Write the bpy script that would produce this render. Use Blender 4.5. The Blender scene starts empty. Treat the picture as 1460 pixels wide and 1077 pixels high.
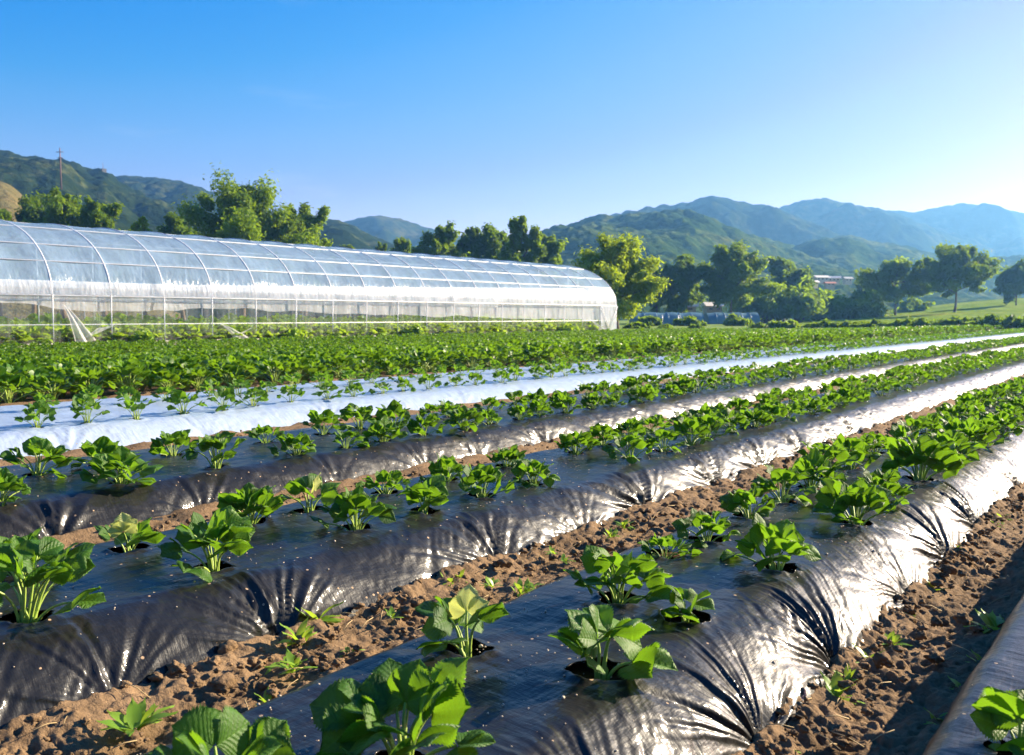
import bpy, math, numpy as np
from math import radians as R, sin, cos, tan, atan2, pi, sqrt
SC = bpy.context.scene
COL = SC.collection
rng = np.random.default_rng(7)

# ------------------------------------------------------------------ camera frame
F_PX, YAW, H_CAM = 1250.0, R(37.8), 0.77
PITCH = math.atan(87.5 / F_PX)
def ray(u, v):
    """direction in world axes of a photo pixel; world +Y runs along the ridges"""
    x, y = (u - 730) / F_PX, -(v - 538.5) / F_PX
    fy, fz = cos(PITCH) + y * sin(PITCH), -sin(PITCH) + y * cos(PITCH)
    c, s = cos(YAW), sin(YAW)
    return np.array([c * x - s * fy, s * x + c * fy, fz])
def at_z(u, v, z):
    d = ray(u, v); t = (z - H_CAM) / d[2]
    return np.array([0, 0, H_CAM]) + d * t
def at_d(u, v, D):
    """point seen at a pixel at forward depth D metres"""
    d = ray(u, v); fwd = np.array([-sin(YAW), cos(YAW), 0]); t = D / d.dot(fwd)
    return np.array([0, 0, H_CAM]) + d * t
def bearing(x, y):
    """photo column of a world point (for culling)"""
    c, s = cos(YAW), sin(YAW)
    xc, yc = c * x + s * y, -s * x + c * y
    return 730 + F_PX * xc / np.maximum(yc, 1e-3), yc

# ------------------------------------------------------------------ mesh helpers
def mk(name, V, Fq, mat, parent=None, smooth=True, uv=None, var=None, mats=None, midx=None):
    me = bpy.data.meshes.new(name)
    V = np.ascontiguousarray(V, dtype=np.float32).reshape(-1, 3)
    if not isinstance(Fq, (list, tuple)): Fq = [Fq]
    Fq = [np.ascontiguousarray(f, dtype=np.int32) for f in Fq if len(f)]
    loops = np.concatenate([f.ravel() for f in Fq])
    tot = np.concatenate([np.full(len(f), f.shape[1], np.int32) for f in Fq])
    st = np.concatenate([[0], np.cumsum(tot)[:-1]]).astype(np.int32)
    me.vertices.add(len(V)); me.vertices.foreach_set('co', V.ravel())
    me.loops.add(len(loops)); me.loops.foreach_set('vertex_index', loops)
    me.polygons.add(len(tot)); me.polygons.foreach_set('loop_start', st)
    me.polygons.foreach_set('use_smooth', np.full(len(tot), smooth, dtype=bool))
    if midx is not None: me.polygons.foreach_set('material_index', np.asarray(midx, np.int32))
    me.update(calc_edges=True)
    if uv is not None:
        l = me.uv_layers.new(name='UVMap')
        l.data.foreach_set('uv', np.asarray(uv, np.float32)[loops].ravel())
    if var is not None:
        a = me.attributes.new('var', 'FLOAT', 'POINT'); a.data.foreach_set('value', np.asarray(var, np.float32))
    for m in (mats or [mat]): me.materials.append(m)
    o = bpy.data.objects.new(name, me); COL.objects.link(o)
    if parent is not None: o.parent = parent
    return o
def tag(o, label, cat, group=None, kind=None):
    o['label'] = label; o['category'] = cat
    if group: o['group'] = group
    if kind: o['kind'] = kind
    return o
def thing(name, label, cat, loc=(0, 0, 0), rz=0, group=None):
    o = bpy.data.objects.new(name, None); o.empty_display_size = .1; COL.objects.link(o)
    o.location = [float(c) for c in loc]; o.rotation_euler = (0, 0, rz)
    return tag(o, label, cat, group)
class MB:
    """collects pieces of one mesh"""
    def __init__(s): s.V, s.Q, s.T, s.U, s.A, s.n = [], [], [], [], [], 0
    def add(s, V, Q=None, T=None, uv=None, var=0.0):
        V = np.asarray(V, float).reshape(-1, 3); s.V.append(V)
        if Q is not None and len(Q): s.Q.append(np.asarray(Q) + s.n)
        if T is not None and len(T): s.T.append(np.asarray(T) + s.n)
        s.U.append(np.zeros((len(V), 2)) if uv is None else uv)
        s.A.append(np.full(len(V), var) if np.isscalar(var) else var); s.n += len(V)
    def tube(s, P, rad, k=6, cap=True):
        P = np.asarray(P, float); n = len(P); rad = np.broadcast_to(np.asarray(rad, float), n)
        t = np.gradient(P, axis=0); t /= np.linalg.norm(t, axis=1)[:, None] + 1e-12
        ref = np.array([0, 0, 1.]) if abs(t[:, 2]).mean() < .8 else np.array([1., 0, 0])
        a = np.cross(t, ref); a /= np.linalg.norm(a, axis=1)[:, None] + 1e-12
        b = np.cross(t, a)
        th = np.arange(k) * 2 * pi / k
        V = P[:, None] + rad[:, None, None] * (np.cos(th)[None, :, None] * a[:, None] + np.sin(th)[None, :, None] * b[:, None])
        i, j = np.meshgrid(np.arange(n - 1), np.arange(k), indexing='ij'); j2 = (j + 1) % k
        Q = np.stack([i * k + j, i * k + j2, (i + 1) * k + j2, (i + 1) * k + j], -1).reshape(-1, 4)
        V = V.reshape(-1, 3); T = None
        if cap:
            V = np.vstack([V, P[0], P[-1]]); e = n * k
            T = [[e, (q + 1) % k, q] for q in range(k)] + [[e + 1, (n - 1) * k + q, (n - 1) * k + (q + 1) % k] for q in range(k)]
        s.add(V, Q, T)
    def box(s, c, d, rz=0):
        c, d = np.asarray(c, float), np.asarray(d, float) / 2
        v = np.array([[x, y, z] for x in (-1, 1) for y in (-1, 1) for z in (-1, 1)]) * d
        cr, sr = cos(rz), sin(rz)
        v = np.c_[v[:, 0] * cr - v[:, 1] * sr, v[:, 0] * sr + v[:, 1] * cr, v[:, 2]] + c
        s.add(v, [[0, 1, 3, 2], [4, 6, 7, 5], [0, 4, 5, 1], [2, 3, 7, 6], [0, 2, 6, 4], [1, 5, 7, 3]])
    def build(s, name, mat, parent=None, smooth=True):
        F = []
        if s.Q: F.append(np.vstack(s.Q))
        if s.T: F.append(np.vstack(s.T))
        return mk(name, np.vstack(s.V), F, mat, parent, smooth, np.vstack(s.U), np.concatenate(s.A))
def gridq(n, m):
    i, j = np.meshgrid(np.arange(n - 1), np.arange(m - 1), indexing='ij')
    return np.stack([i * m + j, i * m + j + 1, (i + 1) * m + j + 1, (i + 1) * m + j], -1).reshape(-1, 4)

# ------------------------------------------------------------------ noise
_T = np.random.default_rng(99).random((256, 256))
def vnoise(x, y, seed=0):
    x = np.asarray(x) + seed * 17.31; y = np.asarray(y) + seed * 9.77
    xi, yi = np.floor(x).astype(int), np.floor(y).astype(int)
    fx, fy = x - xi, y - yi
    fx, fy = fx * fx * fx * (fx * (fx * 6 - 15) + 10), fy * fy * fy * (fy * (fy * 6 - 15) + 10)
    g = lambda a, b: _T[a & 255, b & 255]
    return (g(xi, yi) * (1 - fx) + g(xi + 1, yi) * fx) * (1 - fy) + (g(xi, yi + 1) * (1 - fx) + g(xi + 1, yi + 1) * fx) * fy
def fbm(x, y, o=4, seed=0, gain=.5):
    s, a, t = 0, 1, 0
    for k in range(o):
        s = s + a * vnoise(x * 2 ** k, y * 2 ** k, seed + k * 3); t += a; a *= gain
    return s / t
def cell(x, y, seed=0):
    """distance to the nearest jittered point, cell size 1"""
    x = np.asarray(x) + seed * 5.3; y = np.asarray(y) + seed * 3.1
    xi, yi = np.floor(x).astype(int), np.floor(y).astype(int); best = np.full(np.shape(x), 9.)
    for a in (-1, 0, 1):
        for b in (-1, 0, 1):
            px = xi + a + _T[(xi + a) & 255, (yi + b) & 255]; py = yi + b + _T[(yi + b + 91) & 255, (xi + a + 37) & 255]
            best = np.minimum(best, np.hypot(px - x, py - y))
    return best

# ------------------------------------------------------------------ materials
class NT:
    def __init__(s, name, disp=False):
        s.m = bpy.data.materials.new(name); s.m.use_nodes = True; s.t = s.m.node_tree; s.t.nodes.clear()
        s.out = s.n('ShaderNodeOutputMaterial')
    def n(s, typ, ins=None, **kw):
        nd = s.t.nodes.new(typ)
        for k, v in kw.items(): setattr(nd, k, v)
        for k, v in (ins or {}).items(): s.set(nd, k, v)
        return nd
    def set(s, nd, k, v):
        sock = nd.inputs[k]
        if isinstance(v, bpy.types.NodeSocket): s.t.links.new(v, sock)
        elif isinstance(v, bpy.types.Node): s.t.links.new(v.outputs[0], sock)
        else: sock.default_value = (*v, 1) if isinstance(v, tuple) and len(v) == 3 and sock.type == 'RGBA' else v
    def mathn(s, op, a, b=None, c=None, clamp=False):
        nd = s.n('ShaderNodeMath', operation=op, use_clamp=clamp); s.set(nd, 0, a)
        if b is not None: s.set(nd, 1, b)
        if c is not None: s.set(nd, 2, c)
        return nd.outputs[0]
    def mix(s, f, a, b):
        nd = s.n('ShaderNodeMix', data_type='RGBA'); s.set(nd, 0, f); s.set(nd, 6, a); s.set(nd, 7, b); return nd.outputs[2]
    def ramp(s, f, stops):
        nd = s.n('ShaderNodeValToRGB'); s.set(nd, 0, f); e = nd.color_ramp.elements
        while len(e) < len(stops): e.new(.5)
        for q, (p, c) in zip(e, stops): q.position = p; q.color = (*c, 1) if len(c) == 3 else c
        return nd.outputs[0]
    def noise(s, scale, detail=4, vec=None, rough=.5, out=0):
        nd = s.n('ShaderNodeTexNoise', {'Scale': scale, 'Detail': detail, 'Roughness': rough})
        if vec is not None: s.set(nd, 'Vector', vec)
        return nd.outputs[out]
    def bump(s, h, strength=.5, dist=.01, normal=None):
        nd = s.n('ShaderNodeBump', {'Height': h, 'Strength': strength, 'Distance': dist})
        if normal is not None: s.set(nd, 'Normal', normal)
        return nd.outputs[0]
    def coords(s, scale=None, kind='Object'):
        c = s.n('ShaderNodeTexCoord').outputs[kind]
        if scale is None: return c
        nd = s.n('ShaderNodeMapping'); s.set(nd, 'Vector', c); nd.inputs['Scale'].default_value = scale; return nd.outputs[0]
    def done(s, shader, vol=None):
        s.t.links.new(shader.outputs[0] if isinstance(shader, bpy.types.Node) else shader, s.out.inputs['Surface']); return s.m
def plain(name, col, rough=.6, noise=.25, scale=6, metal=0, bump=0):
    t = NT(name); c = t.coords()
    f = t.noise(scale, 5, c)
    b = t.mix(f, tuple(x * (1 - noise) for x in col), tuple(min(1, x * (1 + noise)) for x in col))
    p = t.n('ShaderNodeBsdfPrincipled', {'Base Color': b, 'Roughness': rough, 'Metallic': metal})
    if bump: t.set(p, 'Normal', t.bump(f, bump, .02))
    return t.done(p)

def leaf_material(name, dark, light, trans, tw=.35, rough=.42, veins=True, spec=.45):
    t = NT(name)
    var = t.n('ShaderNodeAttribute', attribute_name='var').outputs['Fac']
    oi = t.n('ShaderNodeObjectInfo').outputs['Random']
    f = t.mathn('MULTIPLY_ADD', var, .75, t.mathn('MULTIPLY', oi, .3), clamp=True)
    col = t.mix(f, dark, light)
    if veins: col = t.mix(t.mathn('GREATER_THAN', var, .93), col, (.24, .26, .04))
    tcol = t.mix(f, tuple(x * .75 for x in trans), trans)
    p = t.n('ShaderNodeBsdfPrincipled', {'Roughness': rough, 'Specular IOR Level': spec})
    if veins:
        uv = t.n('ShaderNodeUVMap', uv_map='UVMap').outputs[0]
        sx = t.n('ShaderNodeSeparateXYZ', {0: uv})
        d = t.mathn('ABSOLUTE', t.mathn('SUBTRACT', sx.outputs[0], .5))
        ph = t.mathn('SUBTRACT', t.mathn('MULTIPLY', sx.outputs[1], 7.0), t.mathn('MULTIPLY', d, 6.0))
        w = t.mathn('ABSOLUTE', t.mathn('SUBTRACT', t.mathn('FRACT', ph), .5))        # 0 on a vein ... .5
        vein = t.mathn('SUBTRACT', 1.0, t.mathn('MULTIPLY', w, 7.0), clamp=True)
        mid = t.mathn('SUBTRACT', 1.0, t.mathn('MULTIPLY', d, 28.0), clamp=True)
        vv = t.mathn('MAXIMUM', t.mathn('MULTIPLY', vein, .5), mid)
        col = t.mix(t.mathn('MULTIPLY', vv, .22), col, tuple(min(1, x * 2.0 + .04) for x in light))
        hgt = t.mathn('SUBTRACT', t.mathn('MULTIPLY', w, 1.0), t.mathn('MULTIPLY', mid, .4))
        fine = t.noise(420, 3, t.coords(), .6)
        nn = t.bump(t.mathn('MULTIPLY_ADD', fine, .5, hgt), .5, .003)
        t.set(p, 'Normal', nn)
    t.set(p, 'Base Color', col)
    tr = t.n('ShaderNodeBsdfTranslucent', {'Color': tcol})
    mx = t.n('ShaderNodeMixShader', {0: tw, 1: p.outputs[0], 2: tr.outputs[0]})
    return t.done(mx)
M = {}
M['leaf'] = leaf_material('strawberry_leaf', (.014, .062, .005), (.076, .170, .010), (.25, .50, .018), .33, .5, True, .28)
M['leaf_pale'] = leaf_material('young_leaf', (.30, .36, .09), (.46, .46, .17), (.6, .66, .16), .4)
M['crop'] = leaf_material('crop_leaf', (.013, .058, .004), (.074, .160, .008), (.26, .48, .016), .35, veins=False, spec=.25)
M['weed'] = leaf_material('weed_leaf', (.10, .22, .015), (.22, .36, .03), (.5, .7, .05), .4, veins=False)
M['tree_dark'] = leaf_material('tree_leaf_dark', (.026, .074, .006), (.098, .172, .009), (.27, .42, .014), .42, .5, False, .15)
M['tree_mid'] = leaf_material('tree_leaf_mid', (.034, .092, .004), (.125, .205, .008), (.34, .50, .014), .42, .5, False, .15)
M['tree_bright'] = leaf_material('tree_leaf_bright', (.075, .14, .004), (.23, .32, .008), (.50, .64, .02), .44, .5, False, .15)
M['stalk'] = plain('stalk', (.24, .34, .05), .5, .25, 30)
M['bark'] = plain('bark', (.10, .07, .045), .9, .4, 8, bump=.6)

def film_material(name, base, rough, coat, specks=True, bumpk=1.0, spec=.5):
    t = NT(name); c = t.coords()
    p = t.n('ShaderNodeBsdfPrincipled', {'Roughness': rough, 'Coat Weight': coat, 'Coat Roughness': .09, 'Specular IOR Level': spec})
    dusty = t.noise(3.0, 6, c, .65)
    sp = t.n('ShaderNodeTexVoronoi', {'Vector': c, 'Scale': 42.0, 'Randomness': 1.0})
    spr = t.n('ShaderNodeSeparateColor', {0: sp.outputs['Color']})
    big = t.mathn('LESS_THAN', sp.outputs['Distance'], t.mathn('MULTIPLY', spr.outputs[0], .17))
    keep = t.mathn('LESS_THAN', t.mathn('ADD', spr.outputs[1], t.mathn('MULTIPLY', dusty, -.6)), .20)
    speck = t.mathn('MULTIPLY', big, keep)
    dust = t.mathn('MULTIPLY', t.mathn('SUBTRACT', t.noise(9.0, 8, c, .7), .52, clamp=True), 1.0)
    col = t.mix(dust, base, (.075, .066, .056))
    if specks: col = t.mix(speck, col, (.36, .25, .15))
    t.set(p, 'Base Color', col)
    t.set(p, 'Roughness', t.mathn('ADD', t.mathn('MULTIPLY', dusty, .12), t.mathn('MULTIPLY_ADD', speck, .3, rough - .06)))
    # fine stretch wrinkles of the plastic, pulled across and along the bed
    w1 = t.noise(1.0, 5, t.coords((26, 7, 14)), .55)
    w2 = t.noise(1.0, 4, t.coords((9, 34, 9)), .6)
    h = t.mathn('ADD', w1, t.mathn('MULTIPLY', w2, .6))
    n1 = t.bump(h, .30 * bumpk, .02)
    n1 = t.bump(t.mathn('MULTIPLY', speck, 1.0), .5, .003, n1)
    t.set(p, 'Normal', n1); t.set(p, 'Coat Normal', n1)
    return t.done(p)
M['film_black'] = film_material('black_film', (.009, .009, .009), .46, .38, True, .9, .16)
M['film_white'] = film_material('white_film', (.31, .38, .48), .36, .3, True, 1.3)

def soil_material(name, a, b, bump=1.0):
    t = NT(name); c = t.coords()
    n1, n2, n3 = t.noise(5, 6, c, .6), t.noise(45, 8, c, .7), t.noise(160, 4, c, .6)
    f = t.mathn('ADD', t.mathn('MULTIPLY', n1, .6), t.mathn('MULTIPLY', n2, .5))
    col = t.ramp(f, [(.32, a), (.72, b)])
    p = t.n('ShaderNodeBsdfPrincipled', {'Base Color': col, 'Roughness': .95, 'Specular IOR Level': .15})
    t.set(p, 'Normal', t.bump(t.mathn('ADD', n2, t.mathn('MULTIPLY', n3, .4)), .8 * bump, .012))
    return t.done(p)
M['soil'] = soil_material('soil', (.074, .047, .025), (.265, .172, .093))
M['soil_dark'] = soil_material('bed_soil', (.055, .032, .018), (.15, .088, .045))

def white_tube(): return plain('white_steel_tube', (.78, .78, .76), .4, .06, 3)
M['tube'] = white_tube()

# ------------------------------------------------------------------ world, sun, view
SUN_AZ, SUN_EL = R(27), R(23)          # azimuth clockwise from +Y
w = bpy.data.worlds.new('World'); SC.world = w; w.use_nodes = True
nt = w.node_tree; nt.nodes.clear()
sky = nt.nodes.new('ShaderNodeTexSky'); sky.sky_type = 'NISHITA'; sky.sun_disc = False
sky.sun_elevation = SUN_EL; sky.sun_rotation = SUN_AZ; sky.altitude = 0; sky.air_density = 1.0; sky.dust_density = .6; sky.ozone_density = 2.5
tc = nt.nodes.new('ShaderNodeTexCoord'); mp = nt.nodes.new('ShaderNodeMapping'); mp.inputs['Scale'].default_value = (1, 1, 1.9)
nt.links.new(tc.outputs['Generated'], mp.inputs['Vector']); nt.links.new(mp.outputs[0], sky.inputs['Vector'])
wn = nt.nodes.new('ShaderNodeTexNoise'); wn.inputs['Scale'].default_value = 3.2; wn.inputs['Detail'].default_value = 6; wn.inputs['Roughness'].default_value = .6
wm_ = nt.nodes.new('ShaderNodeMapping'); wm_.inputs['Scale'].default_value = (1, 1, 5); wm_.inputs['Rotation'].default_value = (.1, .2, 0)
wr_ = nt.nodes.new('ShaderNodeMapRange'); wr_.inputs['From Min'].default_value = .60; wr_.inputs['From Max'].default_value = .85; wr_.inputs['To Max'].default_value = .16
wx = nt.nodes.new('ShaderNodeMix'); wx.data_type = 'RGBA'; wx.inputs[7].default_value = (2.4, 2.7, 3.0, 1)
nt.links.new(tc.outputs['Generated'], wm_.inputs['Vector']); nt.links.new(wm_.outputs[0], wn.inputs['Vector']); nt.links.new(wn.outputs[0], wr_.inputs['Value']); nt.links.new(wr_.outputs[0], wx.inputs[0])
hs = nt.nodes.new('ShaderNodeHueSaturation'); hs.inputs['Saturation'].default_value = 1.35; hs.inputs['Value'].default_value = 1.0
bg = nt.nodes.new('ShaderNodeBackground'); bg.inputs['Strength'].default_value = .13
wo = nt.nodes.new('ShaderNodeOutputWorld')
K = .13 * 2 ** 1.4                       # grade the sky like the photograph's film: deep blue above, pale at the horizon
def vscale(k):
    v = nt.nodes.new('ShaderNodeVectorMath'); v.operation = 'SCALE'; v.inputs['Scale'].default_value = k; return v
EXPO = 1.72
s1, s2 = vscale(K), vscale(1 / (.13 * 2 ** EXPO))
cv = nt.nodes.new('ShaderNodeRGBCurve'); cm = cv.mapping; cm.use_clip = False; cm.extend = 'EXTRAPOLATED'
for ch, pts in ((0, [(0, 0), (.068, .010), (.093, .045), (.106, .08), (.158, .17), (.32, .36), (.65, .62), (.9, .80)]),
                (1, [(0, 0), (.2, .15), (.34, .27), (.45, .36), (.56, .41), (.75, .44), (.85, .50), (1.28, .62), (1.6, .70)]),
                (2, [(0, 0), (.4, .55), (.87, .86), (1.0, .88), (2, 1.2)])):
    c_ = cm.curves[ch]
    while len(c_.points) < len(pts): c_.points.new(.5, .5)
    for q, (a_, b_) in zip(c_.points, pts): q.location = (a_, b_); q.handle_type = 'VECTOR'
cm.update()
nt.links.new(sky.outputs[0], hs.inputs['Color']); nt.links.new(hs.outputs[0], s1.inputs[0]); nt.links.new(s1.outputs[0], cv.inputs['Color'])
nt.links.new(cv.outputs[0], s2.inputs[0]); nt.links.new(s2.outputs[0], wx.inputs[6]); nt.links.new(wx.outputs[2], bg.inputs['Color']); nt.links.new(bg.outputs[0], wo.inputs[0])
L = bpy.data.lights.new('sun', 'SUN'); L.energy = 5.0; L.angle = R(.5); L.color = (1, .90, .74)
lo = bpy.data.objects.new('sun', L); COL.objects.link(lo)
from mathutils import Vector
sd = Vector((sin(SUN_AZ) * cos(SUN_EL), cos(SUN_AZ) * cos(SUN_EL), sin(SUN_EL)))
lo.rotation_euler = sd.to_track_quat('Z', 'Y').to_euler()
vs = SC.view_settings; vs.view_transform = 'Standard'; vs.look = 'None'; vs.exposure = EXPO; vs.gamma = 1
cd = bpy.data.cameras.new('camera'); cam = bpy.data.objects.new('camera', cd); COL.objects.link(cam); SC.camera = cam
cd.sensor_width = 36; cd.lens = 36 * F_PX / 1460; cd.clip_start = .05; cd.clip_end = 6000
cam.location = (0, 0, H_CAM); cam.rotation_euler = (R(90) - PITCH, 0, YAW)
cd.dof.use_dof = True; cd.dof.focus_distance = 2.6; cd.dof.aperture_fstop = 9
cy = SC.cycles; cy.transparent_max_bounces = 20; cy.max_bounces = 8; cy.use_denoising = True
cy.sample_clamp_indirect = 6; cy.volume_bounces = 0

# ------------------------------------------------------------------ leaves and plants
def leaflet(nr=15, nc=7, L_=1., W_=.47, fold=.35, arch=.25, cup=.2, serr=.05, wav=.0, rg=rng):
    t = np.linspace(0, 1, nr); t = t ** .92
    prof = W_ * np.sin(pi * np.clip(t, 0, 1) ** 1.15) ** .62
    prof[0] = .02 * W_; prof[-1] = .10 * W_
    if serr and nr > 8:
        z = np.where(np.arange(nr) % 2 == 0, -serr, serr); z[0] = 0; prof = prof * (1 + z)
    s = np.linspace(-1, 1, nc)
    T, S = np.meshgrid(t, s, indexing='ij')
    X = S * prof[:, None]
    Y = T * L_ * (1 - .10 * S ** 2 * (T > .5))
    if serr and nr > 8: Y = Y + np.where(np.arange(nr) % 2 == 0, -.006, .009)[:, None] * (np.abs(S) > .95)
    Z = fold * np.abs(X) - arch * T ** 2 * L_ - cup * X ** 2 / W_ * (.6 + .4 * T)
    if nr > 20: Z = Z + .022 * L_ * (np.abs(((T * 7.0 - np.abs(S) * 1.6) % 1) - .5) - .25) * (1 - .6 * S ** 2) * np.sin(pi * T) + .010 * np.exp(-(S / .12) ** 2) * -1
    if wav: Z = Z + wav * np.sin(T * 7 + S * 2.2 + rg.random() * 6) * np.abs(S)
    V = np.stack([X, Y, Z], -1).reshape(-1, 3)
    uv = np.stack([(S + 1) / 2, T], -1).reshape(-1, 2)
    return V, gridq(nr, nc), uv
def rotz(V, a):
    c, s = cos(a), sin(a); return np.c_[V[:, 0] * c - V[:, 1] * s, V[:, 0] * s + V[:, 1] * c, V[:, 2]]
def roty(V, a):
    c, s = cos(a), sin(a); return np.c_[V[:, 0] * c + V[:, 2] * s, V[:, 1], -V[:, 0] * s + V[:, 2] * c]
def rotx(V, a):
    c, s = cos(a), sin(a); return np.c_[V[:, 0], V[:, 1] * c - V[:, 2] * s, V[:, 1] * s + V[:, 2] * c]

def plant_meshes(seed, n_leaf=8, res=2, height=.15, spread=.10, size=.068, pale=0, upright=.5):
    """foliage, stalks and (if pale) young-leaf pieces of one strawberry plant standing at the origin"""
    rg = np.random.default_rng(seed); fo, st, yo = MB(), MB(), MB()
    nr, nc = ((6, 3), (9, 5), (31, 9))[res]
    ph0 = rg.random() * 6.28
    for k in range(n_leaf):
        f = (k + .5) / n_leaf                                # 0 inner ... 1 outer
        az = ph0 + k * 2.39996 + rg.normal(0, .18)
        out = spread * (.18 + .82 * f) * rg.uniform(.8, 1.15)
        hz = height * (.74 - .42 * f ** 1.5) * rg.uniform(.8, 1.1)
        b = np.array([cos(az) * .010, sin(az) * .010, -.012]); e = np.array([cos(az) * out, sin(az) * out, hz])
        c1 = np.array([cos(az) * out * .22, sin(az) * out * .22, hz * .75])
        tt = np.linspace(0, 1, (4, 6, 8)[res])[:, None]
        P = (1 - tt) ** 2 * b + 2 * tt * (1 - tt) * c1 + tt ** 2 * e
        r0 = .0026 * (size / .068)
        st.tube(P, np.linspace(r0 * 1.7, r0 * .8, len(P)), (3, 4, 6)[res], False)
        sz = size * 1.16 * rg.uniform(.78, 1.15) * (.75 + .25 * min(1, f * 2.2))
        pitch = (1.15 - 1.15 * f) * upright * 1.5 + .10 + rg.normal(0, .18)
        target = yo if (pale and k < pale) else fo
        v = rg.random()
        rollall = rg.normal(0, .22)
        fold, arch, cup = rg.uniform(.2, .55), rg.uniform(.06, .30), rg.uniform(.15, .5)
        for q, a in enumerate((0, 1.12 + rg.normal(0, .1), -1.12 + rg.normal(0, .1))):
            V, Q, uv = leaflet(nr, nc, 1, rg.uniform(.47, .56), fold, arch * rg.uniform(.7, 1.2), cup, (.085 if res == 2 else 0), (.035 if res else 0), rg)
            V = V * sz * (1 if q == 0 else .9)
            V[:, 1] += .004
            V = roty(V, (0 if q == 0 else (-.32 if a > 0 else .32)) * rg.uniform(.4, 1.3))
            V = rotx(V, rg.normal(0, .10) + (0 if q == 0 else .05))
            V = rotz(V, a); V = roty(V, rollall); V = rotx(V, pitch); V = rotz(V, az - pi / 2) + e
            target.add(V, Q, None, uv, min(1, max(0, v * .7 + rg.random() * .3)))
    for k in range(4 if res == 2 else 2):                     # crown scales at the base
        az = rg.random() * 6.28
        P = np.array([[0, 0, -.014], [cos(az) * .007, sin(az) * .007, .008], [cos(az) * .012, sin(az) * .012, .024]])
        st.tube(P, [.006, .0055, .002], 4 + res, False)
    return fo, st, yo
PL = {}
def plant_proto(key, **kw):
    fo, st, yo = plant_meshes(**kw)
    res = [fo.build('foliage', M['leaf']), st.build('stalks', M['stalk'])]
    if yo.n: res.append(yo.build('young_leaf', M['leaf_pale']))
    PL[key] = res
    for o in res: COL.objects.unlink(o)
GRP = 'strawberry plants growing through the plastic film'
def place_plant(key, x, y, z, rz, sc, label, name='strawberry_plant', cat='strawberry plant', grp=GRP, hs_=1., lean=(0, 0)):
    t = thing(name, label, cat, (x, y, z), rz, grp); t.scale = (sc, sc, sc * hs_); t.rotation_euler = (lean[0], lean[1], rz)
    for p in PL[key]:
        c = p.copy(); COL.objects.link(c); c.parent = t
        if c.name.startswith('young_leaf'): c['label'] = 'pale yellow green young leaf'
    return t
for k in range(14):
    rg = np.random.default_rng(500 + k)
    plant_proto(('hi', k), seed=100 + k, n_leaf=int(rg.integers(10, 15)), res=2, height=rg.uniform(.095, .125), spread=rg.uniform(.075, .105), size=rg.uniform(.043, .056), upright=rg.uniform(.35, .7))
plant_proto(('hero', 0), seed=31, n_leaf=11, res=2, height=.135, spread=.10, size=.070, upright=.40)       # big leaves, nearest
plant_proto(('hero', 5), seed=36, n_leaf=7, res=2, height=.14, spread=.09, size=.076, upright=.42)
plant_proto(('hero', 1), seed=47, n_leaf=5, res=2, height=.115, spread=.055, size=.075, upright=.5)       # few leaves
plant_proto(('hero', 2), seed=58, n_leaf=4, res=2, height=.10, spread=.05, size=.06, upright=.5)          # seedling
plant_proto(('hero', 3), seed=63, n_leaf=5, res=2, height=.13, spread=.075, size=.068, pale=1, upright=.6)  # one pale leaf
plant_proto(('hero', 4), seed=71, n_leaf=6, res=2, height=.13, spread=.07, size=.06, pale=2, upright=.8)
for k in range(10):
    rg = np.random.default_rng(800 + k)
    plant_proto(('mid', k), seed=300 + k, n_leaf=int(rg.integers(9, 13)), res=1, height=rg.uniform(.12, .16), spread=rg.uniform(.075, .10), size=rg.uniform(.040, .051), upright=rg.uniform(.35, .7))

# ------------------------------------------------------------------ the film beds
#  p = distance to the viewer's left of the row line through the camera; world x = -p
ZB = .12                                   # bed top above the furrow soil
BEDS = {   # right foot, left foot, width of the right flank, of the left flank (all as p), lines of plants
    'corner': dict(pr=-.62, pl=.335, wr=.2, wl=.065, y0=-.9, y1=14, lines=(.02, -.28), mat='film_black',
                   label='black plastic film bed cut off by the lower corner, beside the bare furrow'),
    'first': dict(pr=.598, pl=1.31, wr=.20, wl=.12, y0=-.5, y1=26, lines=(.842, 1.12), mat='film_black',
                  label='nearest black film ridge with a wide silvery creased flank'),
    'second': dict(pr=1.706, pl=2.56, wr=.18, wl=.13, y0=-1.2, y1=42, lines=(2.0, 2.31), mat='film_black',
                   label='second black film ridge, glossy with fan creases along its lower edge'),
    'third': dict(pr=3.08, pl=4.16, wr=.16, wl=.13, y0=-1.2, y1=64, lines=(3.29, 3.72), mat='film_black',
                  label='third black film ridge, beside the bright white bed'),
    'white': dict(pr=4.98, pl=6.92, wr=.26, wl=.16, y0=-1.4, y1=95, lines=(5.32, 6.2), mat='film_white',
                  label='wide bed under white plastic film in front of the dense crop'),
}
TUCKS = {'first': [.45, 1.02, 1.52, 1.97, 2.57, 3.1, 3.6], 'second': [.2, .87, 1.29, 2.12, 2.6, 3.1, 3.75, 4.3]}
def ysteps(y0, y1, fine, pmin, ref=1.7):
    """row positions whose spacing grows with distance from the camera"""
    ys = [y0]
    while ys[-1] < y1:
        d = sqrt(ys[-1] ** 2 + pmin ** 2); ys.append(ys[-1] + fine * max(1, (d / ref)) ** 1.25)
    return np.array(ys)
def bed_z(bed, p):
    """unfolded bed height at p, from the foot up"""
    dr, dl = p - bed['pr'], bed['pl'] - p
    zr = np.where(dr < bed['wr'], 1 - (1 - np.clip(dr / bed['wr'], -.2, 1)) ** 2, 1)
    zl = np.where(dl < bed['wl'], 1 - (1 - np.clip(dl / bed['wl'], -.2, 1)) ** 2, 1)
    mid = (bed['pr'] + bed['pl']) / 2
    return ZB * np.minimum(zr, zl) + .006 * np.cos((p - mid) / (bed['pl'] - bed['pr']) * pi)
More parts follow.
